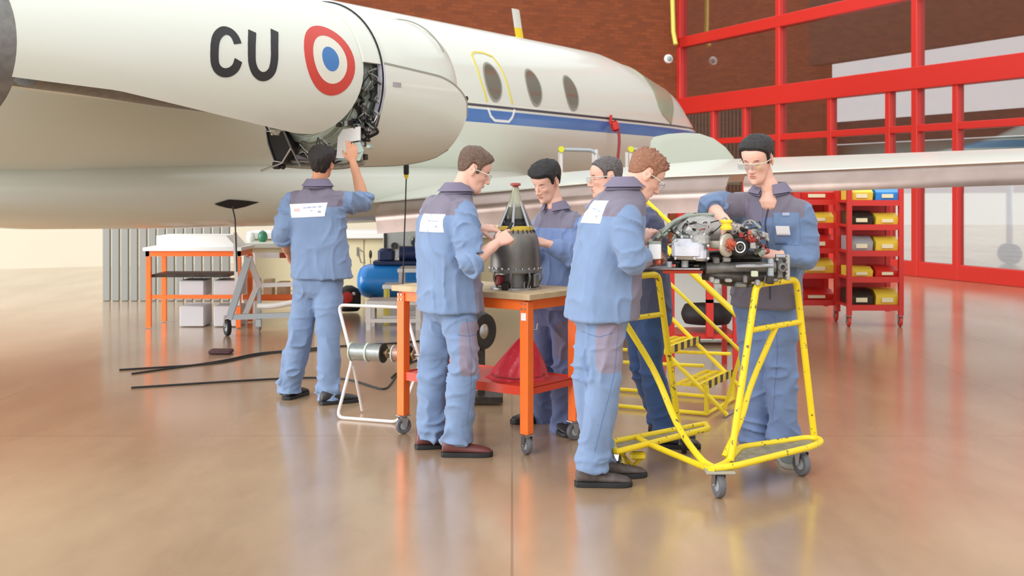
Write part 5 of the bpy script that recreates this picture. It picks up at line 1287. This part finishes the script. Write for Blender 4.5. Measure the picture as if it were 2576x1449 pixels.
for i, z in steps:
    o_ = L0+up_*(.235*i)
    smb = MB()
    for q_ in (.03,.10,.17): smb.box(o_+wd*Wd/2+up_*q_+V(0,0,z), (.028,Wd,.018), (up_, wd, UP))
    for q_ in (.02,Wd/2,Wd-.02): smb.box(o_+wd*q_+up_*.09+V(0,0,z-.004), (.20,.02,.02), (up_, wd, UP))
    st_ = smb.build('step', M_yel2, t, smooth=False)
    mb = MB().box(o_+wd*Wd/2-up_*.012+V(0,0,z-.004), (.004,Wd,.050), (up_, wd, UP)); e_ = mb.build('step_edge', M_haz, st_, smooth=False)
    me = e_.data; uv = me.uv_layers.new(name='UVMap'); wlo = wloc(e_)
    for lp in me.loops:
        co = me.vertices[lp.vertex_index].co+wlo-o_; uv.data[lp.index].uv = (co.dot(wd)/.065+.01, .5)
top_ = L0+up_*.235*4.6
for s in (0, 1):
    o_ = wd*Wd*s
    MB().tube([L0+o_-up_*.16+V(0,0,.02), L0+o_+up_*.235*4.4+V(0,0,1.10)], .015, 10).build('stringer', M_yel2, t)
    MB().tube([L0+o_-up_*.02+V(0,0,.012), L0+o_-up_*.02+V(0,0,.20)], .016, 10).build('front_post', M_yel2, t)
    MB().tube([L0+o_-up_*.30+V(0,0,.60)-up_*0, L0+o_+up_*.80+V(0,0,1.55)], .014, 10).build('handrail', M_yel2, t)
    MB().tube([L0+o_-up_*.27+V(0,0,.42), L0+o_+up_*.80+V(0,0,1.36)], .012, 10).build('mid_rail', M_yel2, t)
    MB().tube([L0+o_-up_*.30+V(0,0,.60), L0+o_-up_*.14+V(0,0,.06)], .013, 10).build('handrail_post', M_yel2, t)
    MB().tube([L0+o_-up_*.02+V(0,0,.018), L0+o_+up_*1.25+V(0,0,.018)], .014, 10).build('base_tube', M_yel2, t)
    MB().tube([L0+o_+V(0,0,.33)-up_*.0, L0+o_+up_*1.2+V(0,0,.30)], .012, 10).build('side_rail', M_yel2, t)
    MB().tube([L0+o_+up_*1.2+V(0,0,.02), L0+o_+up_*1.05+V(0,0,1.05)], .015, 10).build('rear_post', M_yel2, t)
MB().tube([L0+V(0,0,.018)-up_*.02, L0+wd*Wd+V(0,0,.018)-up_*.02], .012, 10).build('base_cross_tube', M_yel2, t)
MB().tube([L0-up_*.14+V(0,0,.012), L0+wd*Wd-up_*.14+V(0,0,.012)], .010, 10).build('base_cross_tube', M_steel, t)
MB().box(top_+wd*Wd/2+V(0,0,1.06), (.34,Wd,.025), (up_, wd, UP)).build('platform', M_yel2, t)
# ------------------------------------------------------------------ tyre on red stand, grey cabinet
Y0 = 9.6
t = thing('parts_stand', 'red-orange steel stand with legs behind the yellow ladder', 'stand', V(1.5,Y0,0))
p = lambda px, py, Y=Y0: P(px,py,Y)
MB().box(p(1762,847)+V(0,.25,0), (.60,.5,.035)).build('lower_tray', M_red, t, smooth=False)
for x, yy in ((1690,0),(1850,0),(1690,.5),(1850,.5)): MB().box(V((x-CX)/F*Y0, Y0+yy, .46), (.04,.04,.92)).build('leg', M_red, t, smooth=False)
MB().box(p(1785,724), (.055,.055,.24)).build('post', M_red, t, smooth=False); MB().box(p(1765,684)+V(0,.25,0), (.56,.5,.02)).build('top_tray', M_red, t, smooth=False)
MB().box(p(1785,800), (.055,.055,.30)).build('post', M_red, t, smooth=False)
c = p(1785,812); c.y += .26
w_ = thing('flat_lying_tyre', 'black tyre lying flat on the red-orange stand behind the yellow ladder', 'tyre', c-V(0,0,.05)); tyre(MB(), c+V(.02,0,.045), .21, .095, UP).build('tyre', M_black, w_)
MB().lathe([(.06,-.04),(.10,-.03),(.10,.03),(.06,.04),(.001,.03)], c+V(.02,0,.045), UP, 24).build('rim', M_dsteel, w_)
t = thing('storage_cabinet', 'low pale grey cabinet standing behind the red-orange stand', 'cabinet', V(1.9,11.5,0))
MB().box(V(1.9,11.5,.42), (.85,.5,.78), bev=.01).build('body', mat('pale_grey_laminate', (196,198,192), .5), t)
for s in (-1,1): 
    d2 = MB().box(V(1.9+.21*s,11.24,.42), (.40,.02,.74), bev=.004).build('door', mat('pale_grey_laminate', (196,198,192), .5), t); MB().box(V(1.9+.05*s,11.22,.5), (.012,.02,.1)).build('handle', M_steel, d2)
# ------------------------------------------------------------------ red racks with yellow bins at the right
def rack(px0, px1, Y, ztop, lab, seed_, bins, depth=.45):
    x0, x1 = (px0-CX)/F*Y, (px1-CX)/F*Y; w_ = x1-x0; xc = (x0+x1)/2
    t = thing('storage_rack', lab, 'rack', V(xc,Y,0)); rnd = random.Random(seed_)
    MB().box(V(xc,Y+depth,ztop/2+.1), (w_,.02,ztop-.2)).build('back_panel', M_red, t, smooth=False)
    for x in (x0,x1):
        for y in (Y,Y+depth): MB().box(V(x,y,ztop/2+.06), (.05,.05,ztop-.12)).build('post', M_red, t, smooth=False)
    zs = [.22,.52,.80,1.08,1.34]
    for z in zs:
        if z < ztop: MB().box(V(xc,Y+depth/2,z), (w_,depth,.03)).box(V(xc,Y-.01,z-.015), (w_,.02,.06)).build('shelf', M_red, t, smooth=False)
    for x in (x0,x1): caster(t, V(x,Y+.02,0), .055, V(1,0,0), M_red, h=.12)
    for i, z in enumerate(zs):
        if z >= ztop: break
        k_ = bins[i % len(bins)]; n_ = len(k_)
        for j, ch in enumerate(k_):
            if ch == '.': continue
            m_ = {'y':M_ybin,'g':M_grey,'r':M_red,'b':M_blue,'w':M_cream,'k':M_dark}[ch]; bw = w_/n_*.88; bx = x0+w_*(j+.5)/n_; bh = rnd.uniform(.10,.16)
            bt = thing('storage_bin', '%s bin on %s shelf of the %s' % ({'y':'yellow','g':'grey','r':'red','b':'blue','w':'cream','k':'dark'}[ch], ('lowest','second','middle','fourth','top')[i], lab.split(',')[0]), 'bin', V(bx,Y+.2,z+.016))
            bt['group'] = '%s bins on the %s shelf of the %s' % ({'y':'yellow','g':'grey','r':'red','b':'blue','w':'cream','k':'dark'}[ch], ('lowest','second','middle','fourth','top')[i], lab.split(',')[0])
            c_ = V(bx,Y+.2,z+.016)
            MB().prism([c_+V(-bw/2,.17,0), c_+V(-bw/2,-.17,0), c_+V(-bw/2,-.19,bh*.6), c_+V(-bw/2,-.08,bh), c_+V(-bw/2,.17,bh)], V(bw,0,0)).build('bin_body', m_, bt, smooth=False)
            MB().box(c_+V(0,-.188,bh*.32), (bw*.5,.006,bh*.3)).build('card_slot', M_cream, bt, smooth=False)
rack(2006, 2104, 13.3, 1.50, 'left red rack, behind the man facing us', 1, ['r','y','r','y','r'])
rack(2136, 2266, 12.75, 1.52, 'right red rack, beside the first', 2, ['ky','yr','gy','ky','yb'])
# ------------------------------------------------------------------ white access steps behind the wing
def rails(pxa, lab):
    Y = 14.3; t = thing('access_steps', lab, 'steps', V((pxa-CX)/F*Y+.2,Y,0)); X = (pxa-CX)/F*Y; zt = P(0,376,Y).z; w_ = .42
    for x in (X, X+w_):
        MB().tube([V(x,Y,0), V(x,Y,zt)], .022, 12).build('front_post', M_lgrey, t); MB().tube([V(x,Y+.5,0), V(x,Y+.5,zt-.02)], .022, 12).build('rear_post', M_lgrey, t)
    MB().tube([V(X,Y,zt), V(X+w_*.92,Y,zt-.01), V(X+w_*1.1,Y,zt-.12)], .022, 12, bend=.06).build('top_rail', M_grey, t)
    MB().lathe([(.035,-.035),(.04,0),(.035,.035)], V(X,Y-.01,zt), V(0,1,0), 16).build('yellow_cap', mat('lime_yellow_cap', (214,210,40), .5), t)
    for i in range(4): MB().box(V(X+w_/2,Y+.25,.25+.3*i), (w_,.5-.1*i,.03)).build('tread', M_grey, t)
rails(1412, 'white tube access steps behind the wing, with the curved rail end, left of the two')
rails(1587, 'white tube access steps behind the wing and the red-haired man, right of the two')
tag(MB().tube([V((1657-CX)/F*11.9,11.9,0), V((1657-CX)/F*11.9,11.9,1.40)], .03, 14).lathe([(.12,0),(.12,.02),(.03,.04)], V((1657-CX)/F*11.9,11.9,0), UP, 20).build('support_prop', M_lgrey), 'pale grey prop standing under the wing behind the red-haired man', 'prop')
# ------------------------------------------------------------------ long white workbench with cream doors along the back
wb = V(-.926,-.377,0).normalized()
wb = V(-.995,-.10,0).normalized(); wn = V(-wb.y, wb.x, 0); wn = wn if wn.y < 0 else -wn
B0 = V((1345-CX)/F*17,17,0); Lb = 4.0
t = thing('long_workbench', 'long white-topped workbench with cream cupboard doors along the back, behind the compressor', 'workbench', B0+wb*Lb/2)
MB().box(B0+wb*Lb/2+V(0,0,.83), (Lb,.75,.10), (wb, wn, UP), .01).build('worktop', M_pwhite, t); MB().box(B0+wb*Lb/2+V(0,0,.40)-wn*.05, (Lb-.1,.6,.78), (wb, wn, UP)).build('cupboard_body', M_cream, t, smooth=False)
for i in range(5):
    dr_ = MB().box(B0+wb*(.4+.8*i)+V(0,0,.42)+wn*.26, (.77,.02,.70), (wb, wn, UP), .004).build('door', M_cream, t); MB().box(B0+wb*(.1+.8*i)+V(0,0,.6)+wn*.285, (.02,.02,.12), (wb, wn, UP)).build('handle', M_steel, dr_)
# grey equipment panel with dark dials
Y = 16.2; c = P(1015,632,Y)
t = thing('test_panel', 'grey equipment panel with dark round dials standing behind the blue compressor', 'panel', V(c.x,Y,0))
MB().box(V(c.x+.1,Y,(c.z+.26)/2+.02), (.72,.3,c.z+.26), bev=.01).build('cabinet', mat('mid_grey_panel', (150,152,148), .5), t)
for x, y, r_ in ((992,618,.045),(1043,610,.05),(1046,652,.05),(1035,600,.03),(1000,650,.03),(1032,637,.028)):
    MB().lathe([(r_,0),(r_,.03),(r_*.8,.035),(.001,.03)], P(x,y,Y-.15), V(0,-1,0), 20).build('dial', M_black if r_ > .03 else M_green, t)
MB().box(V(P(972,630,Y).x,Y-.16,.62), (.03,.03,.5)).build('edge_strip', M_black, t)
# hanging tools on the cream doors
tag(MB().tube([P(900,632,16.1), P(908,660,16.1), P(918,664,16.1), P(915,635,16.1), P(905,628,16.1)], .008, 8, closed=True).build('wire_hook', M_dsteel), 'bent grey wire loop hanging in front of the cream cupboard, left of the compressor', 'hook')
tag(MB().ball(P(932,640,16.1), (.022,.02,.06)).tube([P(932,652,16.1), P(934,690,16.1)], .006).build('brush', M_dark), 'dark bottle brush standing upright against the cream cupboard', 'brush')
# ------------------------------------------------------------------ blue air compressor
Y = 14.5; xa, xb = (898-CX)/F*Y, (1120-CX)/F*Y; R_ = .206; zc_ = P(0,707,Y).z
t = thing('air_compressor', 'bright blue horizontal air compressor tank between the two men on the left', 'compressor', V((xa+xb)/2,Y,0))
prof = [(.01,0),(R_*.45,.012),(R_*.75,.04),(R_*.93,.09),(R_,.15)]; L = xb-xa
MB().lathe(prof+[(R_,L-.15),(R_*.93,L-.09),(R_*.75,L-.04),(R_*.45,L-.012),(.01,L)], V(xa,Y,zc_), V(1,0,0), 48).build('tank', M_blue, t)
M_dblue = mat('dark_blue_metal', (34,52,96), .4)
MB().box(V(xa+.48,Y,zc_+R_+.02), (.55,.24,.05), bev=.01).build('saddle', M_dblue, t)
MB().box(V(xa+.36,Y,zc_+R_+.11), (.2,.2,.16), bev=.03).build('pump', M_dblue, t); MB().lathe([(.09,0),(.09,.28),(.05,.3)], V(xa+.52,Y,zc_+R_+.13), V(1,0,0), 24).build('motor', M_dblue, t)
for x in (xa+.2, xb-.2): MB().box(V(x,Y,(zc_-R_)/2+.04), (.05,.26,zc_-R_+.08)).build('foot', M_dblue, t, smooth=False)
# ------------------------------------------------------------------ red and black vacuum
Y = 14.2; c = P(878,745,Y); t = thing('workshop_vacuum', 'small black drum with a red round front standing left of the blue compressor', 'vacuum cleaner', V(c.x,Y,0))
MB().lathe([(.11,0),(.14,.04),(.14,.2),(.11,.26),(.04,.30),(.01,.30)], V(c.x,Y,.02), UP, 32).build('drum', M_black, t)
MB().lathe([(.05,0),(.066,.02),(.066,.05),(.03,.06),(.001,.06)], c+V(0,-.13,-.0), V(0,-1,0), 28).build('front_disc', M_red, t)
for s in (-1,1): MB().ball(c+V(.075*s,-.13,.04), .02, 12).build('latch', M_pwhite, t)
# ------------------------------------------------------------------ white low benches with yellow legs
def lowbench(px0, px1, ptop, Y, lab, legm, cat='bench', name='low_trestle', dy=.5, zleg=0):
    x0, x1 = (px0-CX)/F*Y, (px1-CX)/F*Y; z = P(0,ptop,Y).z
    t = thing(name, lab, cat, V((x0+x1)/2,Y,0)); MB().box(V((x0+x1)/2,Y+dy/2,z), (x1-x0,dy,.045), bev=.005).build('top', M_pwhite, t)
    for x in (x0+.03,x1-.03):
        for y in (Y+.03,Y+dy-.03): MB().box(V(x,y,z/2-.01), (.035,.035,z-.02)).build('leg', legm, t, smooth=False)
    MB().box(V((x0+x1)/2,Y+.03,.06), (x1-x0,.05,.05)).build('foot_rail', M_pwhite, t)
lowbench(1000, 1130, 681, 13.55, 'taller white-topped trestle with pale legs in front of the blue compressor', M_lgrey)
lowbench(962, 1120, 722, 13.05, 'low white trestle with yellow legs beside the orange bench', M_ymark, dy=.35)
Y = 12.45; t = thing('low_trolley', 'flat pale grey trolley on the floor behind the wire reel stand', 'trolley', V(-1.28,Y,0))
MB().box(V(-1.24,Y+.2,.28), (.58,.45,.05), bev=.01).box(V(-1.24,Y+.02,.10), (.58,.06,.04)).build('deck', M_lgrey, t)
for x in (-1.50,-.98): MB().box(V(x,Y+.02,.13), (.05,.05,.26)).build('leg', M_lgrey, t); MB().box(V(x,Y+.38,.13), (.05,.05,.26)).build('leg', M_lgrey, t)
# ------------------------------------------------------------------ far left: orange-framed table, grey trestle on a wheel, shelf with pots
Y = 12.6
t = thing('work_table', 'white-topped table with orange frame at the far left edge', 'table', V((560-CX)/F*Y,Y,0))
x1 = (604-CX)/F*Y; x0 = x1-1.0; zt = P(0,634,Y).z
MB().box(V((x0+x1)/2,Y+.3,zt+.03), (x1-x0+.04,.66,.035)).build('tabletop', M_pwhite, t, smooth=False)
ft = MB().prism([V(x0+.1,Y+.05,zt+.048), V(x1-.05,Y+.05,zt+.048), V(x1-.16,Y+.05,zt+.17), V(x0+.1,Y+.05,zt+.17)], V(0,.5,0)).build('foam_block', M_pwhite, smooth=False)
tag(ft, 'white wedge-ended foam block lying on the orange-framed table', 'block')
MB().box(V((x0+x1)/2,Y+.02,zt-.01), (x1-x0,.04,.07)).box(V(x1-.02,Y+.3,zt-.01), (.04,.6,.07)).box(V(x0+.02,Y+.3,zt-.01), (.04,.6,.07)).build('frame', M_orange, t, smooth=False)
for x in (x0+.03,x1-.02):
    for y in (Y+.02,Y+.58): MB().box(V(x,y,zt/2-.02), (.05,.05,zt-.06)).build('leg', M_orange, t, smooth=False)
MB().box(V((x0+x1)/2,Y+.02,P(0,747,Y).z), (x1-x0,.03,.04)).build('cross_rail', M_orange, t, smooth=False)
MB().box(V((x0+x1)/2-.05,Y+.3,P(0,695,Y).z), (x1-x0-.2,.5,.03)).build('lower_shelf', M_dark, t, smooth=False)
for i, px in enumerate((465, 552)):
    o = MB().box(V((px-CX)/F*Y+.04,Y+.3,.115), (.26,.36,.22), bev=.008).build('storage_box', mat('off_white_box', (206,206,210), .5), bevel=0)
    tag(o, ('off-white box on the floor under the orange-framed table, outside left one', 'off-white box on the floor under the orange-framed table, nearest the grey trestle')[i], 'box')
    tag(MB().box(V((px-CX)/F*Y+.04,Y+.3,P(0,728,Y).z), (.26,.36,.17), bev=.008).build('storage_box', mat('off_white_box', (206,206,210), .5)), ('off-white box under the table shelf, above the outside left floor box', 'off-white box under the table shelf, beside the grey trestle leg')[i], 'box')
# grey trestle
t = thing('wheeled_trestle', 'grey square-tube trestle frame on a black wheel at the left', 'trestle', PZ(600,840,0))
def bm(a, b, w_=.05): return MB().beam(a, b, w_, w_, up=(0,1,0))
Yt = 11.6
bm(P(577,800,11.5), P(626,648,11.5), .06).build('sloping_leg', M_grey, t, smooth=False)
bm(P(626,648,11.5), P(653,720,11.6), .05).build('sloping_leg', M_lgrey, t, smooth=False); bm(P(653,705,11.6), P(616,795,11.6), .05).build('sloping_leg', M_lgrey, t, smooth=False)
bm(P(578,798,11.5), P(735,792,11.5), .05).build('base_beam', M_grey, t, smooth=False); bm(P(648,718,11.6), P(760,714,11.6), .04).build('upper_beam', M_lgrey, t, smooth=False)
MB().tube([P(650,770,11.55), P(690,770,11.5), P(740,760,11.5)], .028, 12, bend=.1).build('curved_beam', M_lgrey, t)
bm(P(652,700,11.6), P(652,800,11.6), .035).build('post', M_grey, t, smooth=False); bm(P(592,585,11.9), P(592,640,11.9), .03).build('post', M_lgrey, t, smooth=False)
bm(P(592,640,11.9), P(600,770,11.7), .035).build('post', M_lgrey, t, smooth=False)
caster(t, PZ(572,845,0), .085, V(.86,.5,0), M_black, h=.2, th=.045)
MB().box(P(651,812,11.5), (.05,.05,.07)).build('foot', M_grey, t)
bm(P(651,800,11.5), PZ(651,829,0.02), .04).build('foot_post', M_grey, t)
# shelf with white top and pots on it
Y = 13.3; x0, x1 = (610-CX)/F*Y, (775-CX)/F*Y; zt = P(0,620,Y).z
t = thing('side_counter', 'long white-topped counter with cream edge behind the man under the engine', 'counter', V((x0+x1)/2,Y,0))
MB().box(V((x0+x1)/2,Y+.25,zt+.01), (x1-x0,.5,.06), bev=.006).build('worktop', mat('pale_green_white_top', (222,228,216), .4), t)
MB().box(V((x0+x1)/2,Y+.27,zt-.045), (x1-x0-.02,.46,.05)).build('edge_rail', M_cream, t, smooth=False)
MB().box(V(x0+.28,Y+.02,zt-.10), (.24,.02,.06)).build('label_strip', M_pwhite, t, smooth=False); MB().box(V(x0+.56,Y+.02,zt-.10), (.30,.02,.06)).build('label_strip', M_redf, t, smooth=False)
for x in (x0+.03,x1-.03):
    for y in (Y+.04,Y+.46): MB().box(V(x,y,zt/2-.03), (.04,.04,zt-.06)).build('leg', M_lgrey, t, smooth=False)
MB().box(V((x0+x1)/2,Y+.25,.24), (x1-x0,.45,.03)).build('lower_shelf', M_orange, t, smooth=False)
MB().box(V((x0+x1)/2,Y+.02,P(0,747,Y).z), (x1-x0,.03,.05)).build('cross_rail', M_orange, t, smooth=False)
for i, (px, w_, h_, m_, lab) in enumerate(((668,.10,.20,M_cream,'cream upright carton under the white counter, left of its neighbours'),(705,.12,.17,M_wood,'brown carton under the white counter, right of the cream carton'))):
    tag(MB().box(V((px-CX)/F*Y,Y+.2,.256+h_/2), (w_,.2,h_), bev=.005).build('carton', m_), lab, 'carton')
for px, r_, m_, lab, nm in ((649,.055,mat('green_ceramic', (62,130,100), .3),'round green pot on the white counter, behind the man under the engine','pot'),(618,.05,mat('white_ceramic', (240,240,238), .3),'white round pot on the white counter, left of the green pot','pot'),(684,.05,M_cream,'cream pot on the white counter, right of the green pot','pot')):
    c = V((px-CX)/F*Y,Y+.25,zt+.04); tt = thing(nm, lab, 'pot', c)
    MB().lathe([(r_*.6,0),(r_*.95,r_*.5),(r_*1.05,r_),(r_*.9,r_*1.6),(r_*.7,r_*1.9),(r_*.75,r_*2.0)], c, UP, 28).build('body', m_, tt); MB().lathe([(r_*.8,r_*1.95),(r_*.4,r_*2.2),(r_*.1,r_*2.4)], c, UP, 20).build('lid', m_, tt)
# ribbed grey door leaf standing further back at far left
Y = 15.6; t = thing('folding_door_leaf', 'ribbed grey folding door standing at the back of the far left', 'door', V(-4.2,Y,0))
for i in range(14): MB().box(V(-5.3+i*.12,Y,.62), (.10,.05,1.24), bev=.01).build('slat', mat('dull_grey_slat', (134,134,128), .5), t)
